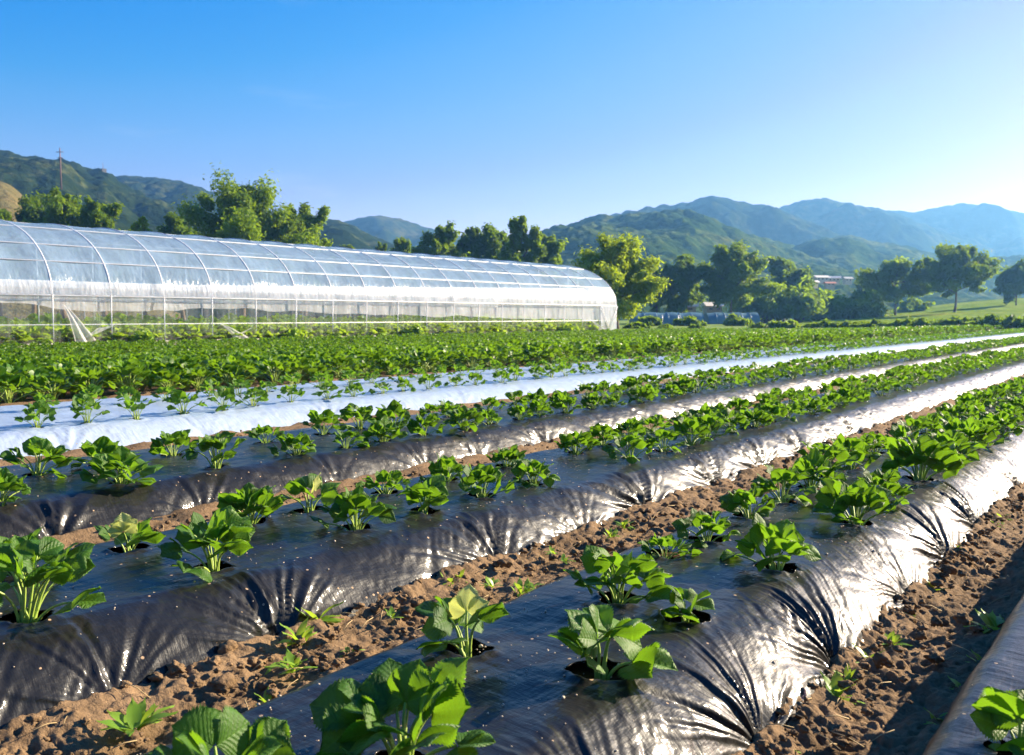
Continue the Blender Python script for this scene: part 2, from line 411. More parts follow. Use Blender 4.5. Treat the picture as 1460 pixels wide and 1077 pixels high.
def foldwave(a, r, seed):
    """irregular gathered folds round a point: a signed height and the reach of each fold, from the angle"""
    a = a + .10 * (fbm(a * 2 + seed, r * 14, 2, 5) - .5)
    o = a * 0 + seed
    f = 1.0 * (vnoise(a * 5.2, o, 3) - .5) + 1.0 * (vnoise(a * 13.5, o, 5) - .5) + .8 * (.5 - np.sqrt((2 * vnoise(a * 9.5, o, 9) - 1) ** 2 + .02)) + .42 * (vnoise(a * 23, o, 11) - .5)
    return f, .05 + .20 * vnoise(a * 8.3, o, 15)
def build_bed(key, plants):
    b = BEDS[key]; rg = np.random.default_rng(len(key) * 37 + 5)
    near = max(abs(b['pr']), .5)
    fine = .0028 if key in ('first',) else .0065 if key == 'corner' else .005 if key == 'second' else .009 if key == 'third' else .014
    du = {'corner': .012, 'first': .0036, 'second': .0052, 'third': .009, 'white': .015}[key]
    ys = ysteps(b['y0'], b['y1'], fine, near, max(1.7, near))
    # cross-section: fine on the right flank, coarser on the top and the far side
    arc = [b['pr'] - .012]
    while arc[-1] < b['pl'] + .012:
        d = arc[-1] - b['pr']
        arc.append(arc[-1] + du * (.62 if d < b['wr'] * 1.25 else 1.15 if d < b['pl'] - b['pr'] - b['wl'] else 1.7))
    ps = np.array(arc)
    zs = bed_z(b, ps)
    dp, dz = np.gradient(ps), np.gradient(zs); ln = np.hypot(dp, dz)
    npx, npz = -dz / ln, dp / ln                                   # outward normal in (p, z)
    q = np.concatenate([[0], np.cumsum(np.hypot(np.diff(ps), np.diff(zs)))])
    Y, P = np.meshgrid(ys, ps, indexing='ij'); Z = np.broadcast_to(zs, Y.shape).copy(); Qd = np.broadcast_to(q, Y.shape)
    NP, NZ = np.broadcast_to(npx, Y.shape), np.broadcast_to(npz, Y.shape)
    D = np.zeros_like(Y)
    # gathers along the right foot
    tk = list(TUCKS.get(key, [])); y = (tk[-1] if tk else b['y0'] + .3)
    while y < b['y1']:
        y += rg.uniform(.38, .72) * (1.5 if key == 'white' else 1); tk.append(y)
    tk = np.array(sorted(tk)); strength = rg.uniform(.25, 1.1, len(tk))
    amp = {'corner': .5, 'first': 1.0, 'second': 1.2, 'third': 1.1, 'white': .9}[key]
    wsum = np.full(Y.shape, 1e-6); fs = np.zeros_like(Y)
    for i, (yt, s_) in enumerate(zip(tk, strength)):
        r0, r1 = np.searchsorted(ys, yt - .75), np.searchsorted(ys, yt + .75)
        if r1 - r0 < 3: continue
        yy, qq = Y[r0:r1] - yt, Qd[r0:r1] + .004
        r = np.hypot(yy, qq); a = np.arctan2(yy, qq)
        fw, reach = foldwave(a, r, i * 3.7 + len(key))
        env = np.minimum(r / .07, 1.0) * np.exp(-(r / (reach * 1.35)) ** 2.5) + .22 * np.minimum(r / .12, 1) * np.exp(-(r / .34) ** 4)
        side = np.exp(-(np.maximum(qq - b['wr'] * 1.0, 0) / .06) ** 2)
        wk = 1 / (r + .03) ** 3
        fs[r0:r1] += wk * fw * env * side * .0145 * s_
        wsum[r0:r1] += wk
        D[r0:r1] -= .022 * s_ * amp * np.exp(-(r / .055) ** 2) + .008 * s_ * amp * np.exp(-(yy / .09) ** 2 - (qq / .16) ** 2)
        # a pulled crease that runs from the gather up to the shoulder
        if rg.random() < .75:
            sl = rg.uniform(-.5, .5); dd = (yy - qq * sl) / sqrt(1 + sl * sl)
            D[r0:r1] += amp * .0045 * (np.exp(-(dd / .008) ** 2) - .8 * np.exp(-((dd - .013) / .010) ** 2)) * np.exp(-(qq / (b['wr'] * 1.25)) ** 4)
    D += amp * fs / wsum
    on_side = np.exp(-np.maximum(Qd - b['wr'] * 1.1, 0) / .05)
    D += on_side * amp * (.008 * (fbm(Y * 5 + Qd * 6, Qd * 5, 3, 4) - .5) * 2 + (.0062 * vnoise(Y * 2.3, Qd * 4, 37)) * (.5 - np.sqrt((2 * fbm(Y * 30 - Qd * 22, Qd * 8, 2, 6) - 1) ** 2 + .01)))
    # slack and ponded hollows on the top
    D += (1 - on_side) * (.011 * (fbm(Y * 3.2, P * 6, 2, 8) - .5) + .0035 * (fbm(Y * 11 + P * 3, P * 17, 2, 12) - .5))
    # crosswise drag lines
    D += (1 - on_side * .5) * .0016 * (np.abs(np.sin(Y * 21 + 5 * fbm(Y * 2, P * 5, 2, 21) + P * 4)) - .6)
    P2, Z2 = P + D * NP, Z + D * NZ
    Z2[:, 0] -= .03; Z2[:, -1] -= .03
    # planting holes
    dead = np.zeros(Y.shape, bool)
    for (x, y, hr) in plants:
        r0, r1 = np.searchsorted(ys, y - hr * 2.2), np.searchsorted(ys, y + hr * 2.2)
        if r1 - r0 < 6: continue
        yy, pp = Y[r0:r1] - y, P2[r0:r1] + x
        d = np.hypot(yy, pp); an = np.arctan2(yy, pp); hh = hr * (1 + .12 * np.sin(an * 2 + x * 50) + .07 * np.sin(an * 5 + y * 31) + .04 * np.sin(an * 11 + y))
        Z2[r0:r1] += .005 * np.exp(-((d - hh) / .012) ** 2) * (1 + .6 * np.sin(an * 3 + y * 9))
        dead[r0:r1] |= d < hh * .9
        push = (d < hh) & (d >= hh * .45)
        sc_ = np.where(push, hh / np.maximum(d, 1e-5), 1)
        rim = (d < hh) & (d > hh * .75)
        sc2 = np.where(rim, hh / np.maximum(d, 1e-5), 1)
        Ynew, Pn = y + yy * sc2, -x + pp * sc2
        Y[r0:r1] = Ynew; P2[r0:r1] = Pn
    n, m = Y.shape; Qf = gridq(n, m)
    dd = dead.ravel(); Qf = Qf[dd[Qf].sum(1) < 3]
    t = thing('film_ridge', b['label'], 'plastic covered bed', (0, 0, 0), 0, 'film covered planting ridges')
    V = np.stack([-P2, Y, Z2], -1).reshape(-1, 3)
    mk('plastic_film', V, Qf[:, ::-1], M[b['mat']], t)
    # earth under the film, seen through the planting holes
    ys2 = ysteps(b['y0'], b['y1'], max(.014, fine * 2), near); ps2 = np.linspace(b['pr'] + .05, b['pl'] - .05, 34)
    Y3, P3 = np.meshgrid(ys2, ps2, indexing='ij')
    Z3 = bed_z(b, P3) - .036 + .014 * (fbm(Y3 * 26, P3 * 26, 3, 5) - .5) * 2
    mk('bed_soil', np.stack([-P3, Y3, Z3], -1).reshape(-1, 3), gridq(len(ys2), len(ps2))[:, ::-1], M['soil_dark'], t)
    return t

# plants read off the photograph: pixel of the base, width and height in pixels, model
HERO = {
    'corner': {0: [(1452, 1082, 150, 115, ('hero', 1))]},
    'first': {
        0: [(857, 962, 155, 104, ('hero', 1)), (985, 887, 76, 50, ('hero', 2)), (1107, 813, 122, 84, ('hi', 3)), (1220, 748, 120, 82, ('hi', 4)),
            (1264, 721, 82, 66, ('hi', 9)), (1318, 686, 100, 68, ('hi', 5)), (1352, 664, 80, 58, ('hi', 6)), (1383, 648, 84, 58, ('hi', 1))],
        1: [(305, 1175, 225, 158, ('hero', 5)), (575, 1100, 240, 160, ('hero', 0)), (665, 930, 132, 94, ('hero', 3)), (880, 860, 148, 90, ('hi', 7)),
            (966, 800, 80, 84, ('hi', 8)), (1032, 777, 88, 70, ('hi', 2)), (1080, 742, 84, 66, ('hi', 0)), (1122, 718, 90, 70, ('hi', 10)), (1160, 698, 86, 64, ('hi', 11))]},
    'second': {
        0: [(38, 886, 180, 118, ('hi', 12)), (305, 812, 142, 102, ('hi', 0)), (515, 758, 98, 68, ('hi', 1)), (617, 735, 72, 54, ('hero', 1)), (695, 712, 80, 60, ('hi', 6)),
            (768, 693, 68, 52, ('hi', 13)), (905, 657, 72, 50, ('hi', 2)), (955, 646, 60, 46, ('hi', 10))],
        1: [(192, 790, 84, 58, ('hero', 4)), (362, 750, 88, 60, ('hi', 5)), (448, 732, 78, 60, ('hero', 3)), (552, 706, 78, 50, ('hi', 8)), (645, 688, 62, 48, ('hi', 3)),
            (725, 668, 60, 44, ('hi', 4)), (836, 650, 62, 44, ('hi', 7))]},
    'third': {
        0: [(2, 716, 78, 54, ('hi', 9)), (178, 691, 98, 56, ('hi', 11)), (310, 668, 80, 66, ('hi', 12)), (425, 650, 60, 40, ('hi', 13)), (497, 640, 50, 40, ('mid', 0))],
        1: [(62, 682, 96, 56, ('hi', 0)), (152, 668, 80, 50, ('hi', 4)), (252, 653, 62, 42, ('hi', 6)), (382, 634, 60, 42, ('hi', 8)), (462, 622, 52, 40, ('mid', 3))]},
    'white': {0: [(57, 611, 50, 42, ('mid', 1)), (134, 606, 50, 44, ('mid', 2)), (208, 600, 50, 44, ('mid', 4)), (270, 592, 50, 40, ('mid', 5)), (330, 587, 46, 38, ('mid', 6))], 1: []},
}
ORD = ['first', 'second', 'third', 'fourth', 'fifth', 'sixth', 'seventh', 'eighth', 'ninth', 'tenth', 'eleventh', 'twelfth', 'thirteenth', 'fourteenth', 'fifteenth', 'sixteenth',
       'seventeenth', 'eighteenth', 'nineteenth', 'twentieth', 'twenty-first', 'twenty-second', 'twenty-third', 'twenty-fourth']
BEDNAME = {'corner': 'corner black bed', 'first': 'nearest black ridge', 'second': 'second black ridge', 'third': 'third black ridge', 'white': 'white film bed'}
SPECIAL = {('first', 1, 575): 'large broad-leaved strawberry plant lowest in view on the nearest black ridge',
           ("first", 1, 305): 'broad strawberry leaves cut off by the bottom edge, nearest of all plants',
           ('first', 0, 857): 'strawberry plant with three wide leaves in a round open hole, nearest ridge front row',
           ('first', 0, 985): 'tiny strawberry seedling in its own round hole between two bigger plants',
           ('first', 1, 665): 'strawberry plant with one upright pale yellow leaf on the nearest black ridge',
           ('second', 1, 192): 'small yellowing strawberry plant with pale leaf beside bare soil, second ridge back row',
           ('second', 0, 38): 'large strawberry plant cut by the left edge on the second black ridge',
           ('second', 0, 305): 'big bushy strawberry plant with spread leaf, second plant along second ridge front row'}
ALL = []           # (dist, key, line, u, x, y, model, scale, hscale, hole)
for key, b in BEDS.items():
    for li, p in enumerate(b['lines']):
        rg = np.random.default_rng(li * 100 + len(key) * 7); got = []
        for (u, v, wpx, hpx, mod) in HERO[key].get(li, []):
            pt = at_z(u, v, ZB); x, y = pt[0], pt[1]
            x = x if (key == 'corner' or wpx > 100) else x * .4 - p * .6
            y0_ = y; _, dep = bearing(x, y)
            wm, hm = wpx * dep / F_PX, hpx * dep / F_PX
            got.append((x, y, wm, hm, mod, u))
        got.sort(key=lambda g: g[1])
        last = got[-1][1] if got else (1.2 if key != 'corner' else -.6)
        sp = {'corner': .34, 'first': .27, 'second': .285, 'third': .285, 'white': .31}[key]
        y = last + sp
        if key == 'corner' and li == 0: y = 1.35
        while y < b['y1'] - 1:
            g = rg.normal(0, .03)
            m = (('hi', int(rg.integers(0, 14))) if y < 7 and key != 'white' else ('mid', int(rg.integers(0, 10))))
            wm = rg.uniform(.17, .235) ; got.append((-p + rg.normal(0, .018), y + g, wm, wm * rg.uniform(.64, .78), m, None)); y += sp
        if key in ('first', 'second', 'third', 'white'):          # plants just out of the frame, for other viewpoints
            y = got[0][1] - sp
            while y > b['y0'] + .2 and key != 'first':
                wm = rg.uniform(.19, .25); got.append((-p + rg.normal(0, .02), y, wm, wm * .7, ('hi', int(rg.integers(0, 14))) if key != 'white' else ('mid', 2), None)); y -= sp
        for g in got: ALL.append((key, li) + g)
def extent(key):
    V = np.vstack([np.array([v.co for v in o.data.vertices]) for o in PL[key]])
    lo_, hi_ = np.percentile(V[:, :2], 2, axis=0), np.percentile(V[:, :2], 98, axis=0)
    return float((hi_ - lo_).mean()), float(V[:, 2].max())
EXT = {k: extent(k) for k in PL}
HOLES = {k: [] for k in BEDS}
cand = []
for (key, li, x, y, wm, hm, mod, u0) in ALL:
    u, dep = bearing(x, y)
    ok = dep > .35 and -28 < u < 1488
    cand.append((dep if ok else 999, key, li, x, y, wm, hm, mod, u0, ok))
    HOLES[key].append((x, y, .047 if u0 is None or u0 != 857 else .055))
cand.sort(key=lambda c: c[0])
NKEEP = 296
indiv = [c for c in cand[:NKEEP] if c[9]]; rest = cand[len(indiv):]
byline = {}
for c in sorted(indiv, key=lambda c: c[4]): byline.setdefault((c[1], c[2]), []).append(c)
for (key, li), cs in byline.items():
    rg = np.random.default_rng(len(key) + li)
    row = ('front row', 'back row')[li]
    for i, (dep, _, _, x, y, wm, hm, mod, u0, ok) in enumerate(cs):
        s_ = SPECIAL.get((key, li, u0))
        if s_: lab = s_
        elif i < len(ORD) - 2 and i < 20: lab = f'{ORD[i]} strawberry plant from the left in the {row} of the {BEDNAME[key]}'
        else: lab = f'small strawberry plant in the crowded far stretch of the {row}, {BEDNAME[key]}'
        ew, eh = EXT[mod]; sc_ = .93 * wm / ew
        place_plant(mod, x, y, float(bed_z(BEDS[key], np.array(-x))) - .018, rg.random() * 6.28, sc_, lab, hs_=min(1.3, max(.65, (hm * .95 + .018) / (eh * sc_))), lean=(rg.normal(0, .05), rg.normal(0, .05)))
# every further plant, too many and too far to tell apart
def bake(models, pos, rg):
    """one mesh of many transformed copies: pos rows x, y, z, scale"""
    src = {}
    for k in models:
        parts = []
        for mi, o in enumerate(PL[k][:2]):
            me = o.data; V = np.empty(len(me.vertices) * 3, np.float32); me.vertices.foreach_get('co', V)
            Fv = np.array([p.vertices[:] for p in me.polygons]); a = np.empty(len(me.vertices), np.float32); me.attributes['var'].data.foreach_get('value', a)
            parts.append((V.reshape(-1, 3).astype(float), Fv, a))
        src[k] = parts
    Vs, Qs, As, Ms, n = [], [], [], [], 0
    for (x, y, z, s_) in pos:
        k = models[int(rg.integers(0, len(models)))]; a = rg.random() * 6.28; dv = rg.uniform(-.25, .25)
        for mi, (V, Fv, av) in enumerate(src[k]):
            Vs.append(rotz(V, a) * s_ + (x, y, z)); Qs.append(Fv + n); As.append(np.clip(av + dv, 0, 1)); Ms.append(np.full(len(Fv), mi)); n += len(V)
    return np.vstack(Vs), np.vstack(Qs), np.concatenate(As), np.concatenate(Ms)
for k in range(5):
    plant_proto(('low', k), seed=900 + k, n_leaf=9, res=0, height=.16, spread=.10, size=.066, upright=.5)
rg = np.random.default_rng(5)
pos = [(c[3], c[4], ZB - .018, c[5] / .25) for c in rest]
V, Q, A, MI = bake([('low', k) for k in range(5)], pos, rg)
o = mk('distant_strawberry_foliage', V, Q, None, None, True, None, A, [M['leaf'], M['stalk']], MI)
tag(o, 'strawberry plants blurring together along the far ends of the film beds', 'strawberry plants', kind='stuff')
for key in BEDS: build_bed(key, HOLES[key])

# ------------------------------------------------------------------ soil between the beds
def furrow(pa, pb, y0, y1, fine, depth, label, heap):
    near = max(min(abs(pa), abs(pb)), .5)
    ys = ysteps(y0, y1, fine, near); ps = np.arange(pa - .07, pb + .07 + fine, fine * 1.05)
    Y, P = np.meshgrid(ys, ps, indexing='ij')
    t = (P - pa) / (pb - pa)
    base = -depth * np.sin(pi * np.clip(t, 0, 1)) + heap * np.exp(-((t - 1.0) / .28) ** 2) + heap * .35 * np.exp(-((t) / .2) ** 2)
    big = fbm(Y * 7, P * 7, 3, 31); cl = cell(Y * 19 + 2 * big, P * 19, 2); cs = cell(Y * 46 + 6 * big, P * 46, 7)
    Z = base + .045 * (big - .5) + .014 * (.55 - cl) * vnoise(Y * 5, P * 5, 9) * 1.6 + .007 * (.5 - cs) + .022 * (fbm(Y * 26, P * 26, 4, 71, .62) - .5) - .018 * np.clip(.32 - cell(Y * 30 + 3 * big, P * 30, 23), 0, 1) / .32 * (vnoise(Y * 9, P * 9, 3) > .45) + .010 * (fbm(Y * 75, P * 75, 3, 44, .6) - .5)
    out = np.clip(np.maximum(-t, t - 1) * (pb - pa) / .07, 0, 1); Z -= out * .05
    o = mk('soil', np.stack([-P, Y, Z], -1).reshape(-1, 3), gridq(len(ys), len(ps))[:, ::-1], M['soil'])
    tag(o, label, 'soil', kind='structure'); return o
furrow(.335, .60, -.9, 26, .004, .045, 'crumbly brown soil of the furrow right of the nearest ridge', .0)
furrow(1.31, 1.706, -1.1, 34, .005, .03, 'crumbly brown soil of the furrow behind the nearest ridge', .012)
furrow(2.56, 3.08, -1.2, 48, .010, .03, 'brown soil between the second and third black ridges', .012)
furrow(4.16, 4.98, -1.4, 70, .016, .03, 'brown soil between the third ridge and the white bed', .01)
furrow(6.92, 8.3, -1.6, 90, .03, .02, 'shaded soil strip between the white bed and the dense crop', .0)

# loose clods
def blob(rg, r):
    V, T = ICO; n = V / np.linalg.norm(V, axis=1)[:, None]
    d = 1 + .9 * (fbm(n[:, 0] * 2.1 + rg.random() * 50, n[:, 1] * 2.1 + n[:, 2] * 1.7 + rg.random() * 50, 4, 0, .65) - .5) * 2
    return n * d[:, None] * r * np.array([rg.uniform(.8, 1.3), rg.uniform(.8, 1.3), rg.uniform(.6, .9)]), T
import bmesh
def ico(sub):
    bm = bmesh.new(); bmesh.ops.create_icosphere(bm, subdivisions=sub, radius=1)
    V = np.array([v.co for v in bm.verts]); bm.verts.index_update(); T = np.array([[v.index for v in f.verts] for f in bm.faces]); bm.free(); return V, T
ICO = ico(3)
mb = MB(); rg = np.random.default_rng(77)
for (pa, pb, y0, y1, n) in ((.38, .60, .9, 6, 420), (1.33, 1.71, .2, 7, 700), (2.6, 3.08, .2, 9, 400), (4.2, 4.95, 0, 12, 300)):
    for _ in range(n):
        y = y0 + (y1 - y0) * rg.random() ** 1.6; p = pa + (pb - pa) * (rg.beta(2.2, 1.1)); r = rg.gamma(2, .0026) + .0025
        V, T = blob(rg, min(r, .019)); mb.add(V + (-p, y, .0 + rg.uniform(-.02, .018)), None, T)
for key, n in (('first', 420), ('second', 520), ('third', 200)):   # earth thrown on the buried edge of the film
    b = BEDS[key]
    for _ in range(n):
        y = .2 + 6.5 * rg.random() ** 1.4; e = min(rg.gamma(1.5, .005), .03)
        if vnoise(np.array(y * 2.3), np.array(1.5), 8) < .35: continue
        p = b['pr'] - .015 + e; r = rg.gamma(2, .0028) + .002
        V, T = blob(rg, min(r, .014)); mb.add(V + (-p, y, float(bed_z(b, np.array(p))) - .009), None, T)
tag(mb.build('soil_crumbs', M['soil']), 'loose brown clods and crumbs lying along the furrows', 'soil clods', kind='stuff')
# crumbs thrown on the film
mb = MB(); ICO = ico(1)
for key, n in (('first', 1300), ('second', 1600), ('third', 700), ('white', 300), ('corner', 60)):
    b = BEDS[key]
    for _ in range(n):
        y = .3 + (5 if key in ('first', 'second', 'corner') else 9) * rg.random() ** 1.5; p = rg.uniform(b['pr'] + .05, b['pl'] - .05); r = .0007 + rg.gamma(1.3, .0007)
        if vnoise(np.array(y * 3.1), np.array(p * 5), 4) + .25 * rg.random() < .58: continue
        V, T = blob(rg, min(r, .005)); mb.add(V + (-p, y, float(bed_z(b, np.array(p))) + .001), None, T)
M['dust'] = plain('pale_dust', (.46, .37, .27), .9, .3, 30)
tag(mb.build('dirt_crumbs', M['dust']), 'specks of dirt scattered over the black film', 'dirt', kind='stuff')

mb = MB(); rg = np.random.default_rng(78)
for (pa, pb, y0, y1, n) in ((.37, .60, .9, 5, 90), (1.32, 1.70, .2, 6, 150), (2.58, 3.08, .3, 8, 70)):
    for _ in range(n):
        y = y0 + (y1 - y0) * rg.random() ** 1.5; p = rg.uniform(pa, pb); a = rg.random() * 6.28; l_ = rg.uniform(.008, .035)
        d3 = np.array([cos(a) * l_, sin(a) * l_, rg.normal(0, .3) * l_]); c0 = np.array([-p, y, rg.uniform(-.01, .016)])
        mb.tube([c0 - d3, c0 + (0, 0, .15 * l_), c0 + d3], .0007 + .0006 * rg.random(), 4)
M['straw'] = plain('dry_straw', (.36, .26, .12), .8, .3, 20)
tag(mb.build('straw_litter', M['straw']), 'short bits of dry straw and roots lying in the furrows', 'straw', kind='stuff')
# weeds in the furrows
def weed_mesh(seed, blades=9, h=.05):
    rg = np.random.default_rng(seed); mb = MB()
    for k in range(blades):
        V, Q, uv = leaflet(5, 3, 1, rg.uniform(.10, .22), .4, rg.uniform(.1, .6), .1, 0)
        V = V * h * rg.uniform(.6, 1.25); V = rotx(V, rg.uniform(.3, 1.3)); V = rotz(V, rg.random() * 6.28) + (rg.normal(0, h * .12), rg.normal(0, h * .12), 0)
        mb.add(V, Q, None, uv, rg.random())
    o = mb.build('weed', M['weed']); COL.objects.unlink(o); return o.data
WM = [weed_mesh(40 + k, 7 + 2 * k, .05) for k in range(5)]
def weed(x, y, z, s, k, label, grp):
    o = bpy.data.objects.new('weed', WM[k]); COL.objects.link(o); o.location = (x, y, z); o.rotation_euler = (0, 0, x * 70 + y * 31); o.scale = (s, s, s)
    tag(o, label, 'weed', grp)
for i, (u, v, s) in enumerate(((405, 945, 1.1), (428, 918, 1.3), (447, 888, 1.5), (420, 955, .9), (190, 1040, 1.2), (212, 1022, 1.1), (380, 1003, .7), (640, 830, .8), (742, 845, 1.0), (700, 836, .7), (760, 838, .9),
                               (655, 826, .7), (790, 790, .7), (870, 765, .8), (890, 750, .8), (500, 928, .6), (560, 880, .6), (805, 800, .6))):
    p = at_z(u, v, .0); weed(p[0], p[1], -.004, s, i % 5, 'small bright green weed in the soil behind the nearest ridge', 'weeds behind the nearest ridge')
for i, (u, v, s) in enumerate(((1110, 1060, .9), (1195, 985, 1.1), (1212, 960, .8), (1240, 935, .9), (1270, 910, .8), (1345, 800, .9), (1360, 785, 1.), (1425, 735, .9), (1420, 745, .7), (1415, 890, 1.2), (1440, 880, 1.1),
                               (1405, 945, .9), (1380, 978, .8), (1340, 1020, .7), (1330, 835, .8), (1300, 870, .7), (1440, 700, .8))):
    p = at_z(u, v, -.01); weed(p[0], p[1], -.03, s, i % 5, 'small pale weed tuft in the furrow right of the nearest ridge', 'weeds right of the nearest ridge')

# ------------------------------------------------------------------ ground sheet
t = NT('ground'); c = t.coords()
sep = t.n('ShaderNodeSeparateXYZ', {0: c})
n1, n2, n3 = t.noise(.08, 5, c, .6), t.noise(1.3, 6, c, .65), t.noise(.02, 3, c)
grass = t.ramp(t.mathn('ADD', t.mathn('MULTIPLY', n1, .6), t.mathn('MULTIPLY', n2, .4)), [(.3, (.07, .13, .018)), (.55, (.15, .22, .03)), (.75, (.26, .26, .07))])
dirt = t.ramp(n2, [(.3, (.10, .06, .03)), (.7, (.24, .15, .08))])
edge = t.mathn('MULTIPLY', t.mathn('ADD', t.mathn('MULTIPLY', sep.outputs[0], -1), t.mathn('MULTIPLY_ADD', n1, 6, -26)), .5, clamp=True)   # grass beyond p of about 23
depth = t.mathn('SUBTRACT', t.mathn('MULTIPLY', sep.outputs[1], cos(YAW)), t.mathn('MULTIPLY', sep.outputs[0], sin(YAW)))
edge = t.mathn('MAXIMUM', edge, t.mathn('MULTIPLY', t.mathn('SUBTRACT', t.mathn('MULTIPLY_ADD', n1, 5, depth), 51), .6), clamp=True)
p = t.n('ShaderNodeBsdfPrincipled', {'Base Color': t.mix(edge, dirt, grass), 'Roughness': .95, 'Specular IOR Level': .1})
t.set(p, 'Normal', t.bump(n2, .6, .1))
M['ground'] = t.done(p)
rr = np.concatenate([[0.01], np.geomspace(2, 2600, 60)]); th = np.linspace(0, 2 * pi, 97)
RR, TH = np.meshgrid(rr, th, indexing='ij')
Zg = -.07 + 0 * RR
o = mk('ground', np.stack([RR * np.cos(TH), RR * np.sin(TH), Zg], -1).reshape(-1, 3), gridq(len(rr), len(th)), M['ground'])
tag(o, 'flat farmland reaching to the foot of the hills', 'ground', kind='structure')

# ------------------------------------------------------------------ dense crop field
rg = np.random.default_rng(11)
for k in range(5):
    plant_proto(('crop', k), seed=1200 + k, n_leaf=16, res=1, height=.30, spread=.19, size=.085, upright=.6)
    plant_proto(('croplow', k), seed=1300 + k, n_leaf=20, res=0, height=.31, spread=.21, size=.082, upright=.6)
    for q in (('crop', k), ('croplow', k)): PL[q][0].data.materials[0] = M['crop']
y, i, n = 0.9, 0, 0
GC = 'bushy plants along the edge of the dense crop'
while y < 40:
    x = -8.25 + rg.normal(0, .08); s_ = rg.uniform(.85, 1.25)
    u, dep = bearing(x, y)
    if -40 < u < 1480:
        lab = f'{ORD[n]} bushy crop plant from the left along the edge of the dense field' if n < 20 else 'bushy crop plant in the far blurred edge of the dense field'
        place_plant(('crop', int(rg.integers(0, 5))), x, y, -.02, rg.random() * 6.28, s_, lab, 'crop_plant', 'crop plant', GC); n += 1
    y += rg.uniform(.34, .46)
pos = []
for r_ in range(30):
    p = 8.85 + r_ * .49
    y1 = min(120, p * 6.3); y = -2.0; s0 = 1.08 - .52 * min(1, (p - 8.85) / 7)
    while y < y1:
        dep = bearing(-p, y)[1]; st_ = .25 * max(1, dep / 20) ** .75
        if 0 < dep < 47 + rg.random() * 3: pos.append((-p + rg.normal(0, .11), y + rg.normal(0, .08), -.05, rg.uniform(.82, 1.18) * s0 * (1 + .12 * max(0, st_ / .25 - 1))))
        y += st_
V, Q, A, MI = bake([('croplow', k) for k in range(5)], pos, rg)
o = mk('crop_foliage', V, Q, None, None, True, None, A, [M['crop'], M['stalk']], MI)
tag(o, 'dense green crop filling the field up to the greenhouse', 'crop', kind='stuff')

# ------------------------------------------------------------------ greenhouse (polytunnel)
def clear_film(name, lo_, hi_, col, scale, rough=.25, trans=.5, tint=(.97, .98, .99)):
    t = NT(name); c = t.coords(scale)
    n1 = t.noise(1.0, 5, c, .6); n2 = t.noise(4.2, 4, c, .6)
    op = t.ramp(t.mathn('ADD', t.mathn('MULTIPLY', n1, .7), t.mathn('MULTIPLY', n2, .3)), [(.36, (lo_,) * 3), (.66, (hi_,) * 3)])
    p = t.n('ShaderNodeBsdfPrincipled', {'Base Color': col, 'Roughness': rough})
    t.set(p, 'Normal', t.bump(n2, .5, .06))
    tl = t.n('ShaderNodeBsdfTranslucent', {'Color': col})
    a = t.n('ShaderNodeMixShader', {0: trans, 1: p.outputs[0], 2: tl.outputs[0]})
    tr = t.n('ShaderNodeBsdfTransparent', {'Color': tint})
    return t.done(t.n('ShaderNodeMixShader', {0: op, 1: tr.outputs[0], 2: a.outputs[0]}))
M['gh_roof'] = clear_film('greenhouse_roof_film', .46, .74, (.32, .45, .60), (.8, 1.6, .8), .22, .3, (.80, .89, .98))  # blue base and tint paint the reflected sky into the film
M['gh_side'] = clear_film('greenhouse_side_film', .0, .20, (.86, .88, .88), (1, 2.6, .35), .3, .5)
M['gh_glare_panel'] = clear_film('glare_and_panel_film', .35, .88, (.66, .71, .78), (1, 2.2, .6), .45, .45)  # white for the painted glare above the eave and the real end panel
M['gh_end'] = clear_film('greenhouse_end_film', .35, .7, (.9, .91, .92), (1, 2, .5), .4, .5)
M['gh_gable'] = clear_film('greenhouse_gable_film', .08, .25, (.7, .76, .82), (1, 2, .5), .3, .5)
GX0, GX1, GE, GT = 23.9, 31.9, 1.32, 3.56                           # near and far eave (p), eave height, top
M['rib'] = plain('galvanised_rib', (.58, .60, .62), .45, .1, 3)
gh = thing('greenhouse', 'long clear plastic polytunnel greenhouse with white hoops behind the crop field', 'greenhouse', (0, 0, 0))
def arc_pt(s):                                                     # s 0 near eave .. 1 far eave
    a = pi * s; return (GX0 + GX1) / 2 - (GX1 - GX0) / 2 * np.cos(a), GE + (GT - GE) * np.sin(a)
YEND, SPAN, NH = 39.7, 1.597, 28
hy = [YEND - SPAN * k for k in range(NH)]; Y0G = hy[-1]
for k, y in enumerate(hy):
    mb = MB(); s = np.linspace(0, 1, 41); a, z = arc_pt(s)
    P = np.c_[-np.concatenate([[GX0], a, [GX1]]), np.full(43, y), np.concatenate([[-.1], z, [-.1]])]
    mb.tube(P, .025, 6); mb.build('hoop', M['rib'], gh)
for s in (0.0, .135, .215, .335, .5, .665, .785, .865, 1.0):
    a, z = arc_pt(np.array(s)); a = float(a); z = float(z)
    inx = .004 * (1 if s < .5 else -1 if s > .5 else 0)
    mb = MB(); mb.tube([[-(a + inx * cos(pi * s)), Y0G - .05, z - .004 * sin(pi * s)], [-(a + inx * cos(pi * s)), YEND + .05, z - .004 * sin(pi * s)]], .026 if s in (0, 1) else .019, 6)
    mb.build('purlin', M['rib'] if s not in (0, 1) else M['tube'], gh)
for pz in (.54,):
    for px in (GX0 + .045, GX1 - .045):
        mb = MB(); mb.tube([[-px, Y0G, pz], [-px, YEND, pz]], .016, 6); mb.build('side_rail', M['tube'], gh)
for px in (GX0 - .02, GX1 + .02):
    mb = MB(); mb.box((-px, (Y0G + YEND) / 2, -.01), (.05, YEND - Y0G, .12)); mb.build('base_board', plain('base_board', (.55, .52, .47), .8, .2, 3), gh, False)
rgx = np.random.default_rng(3)
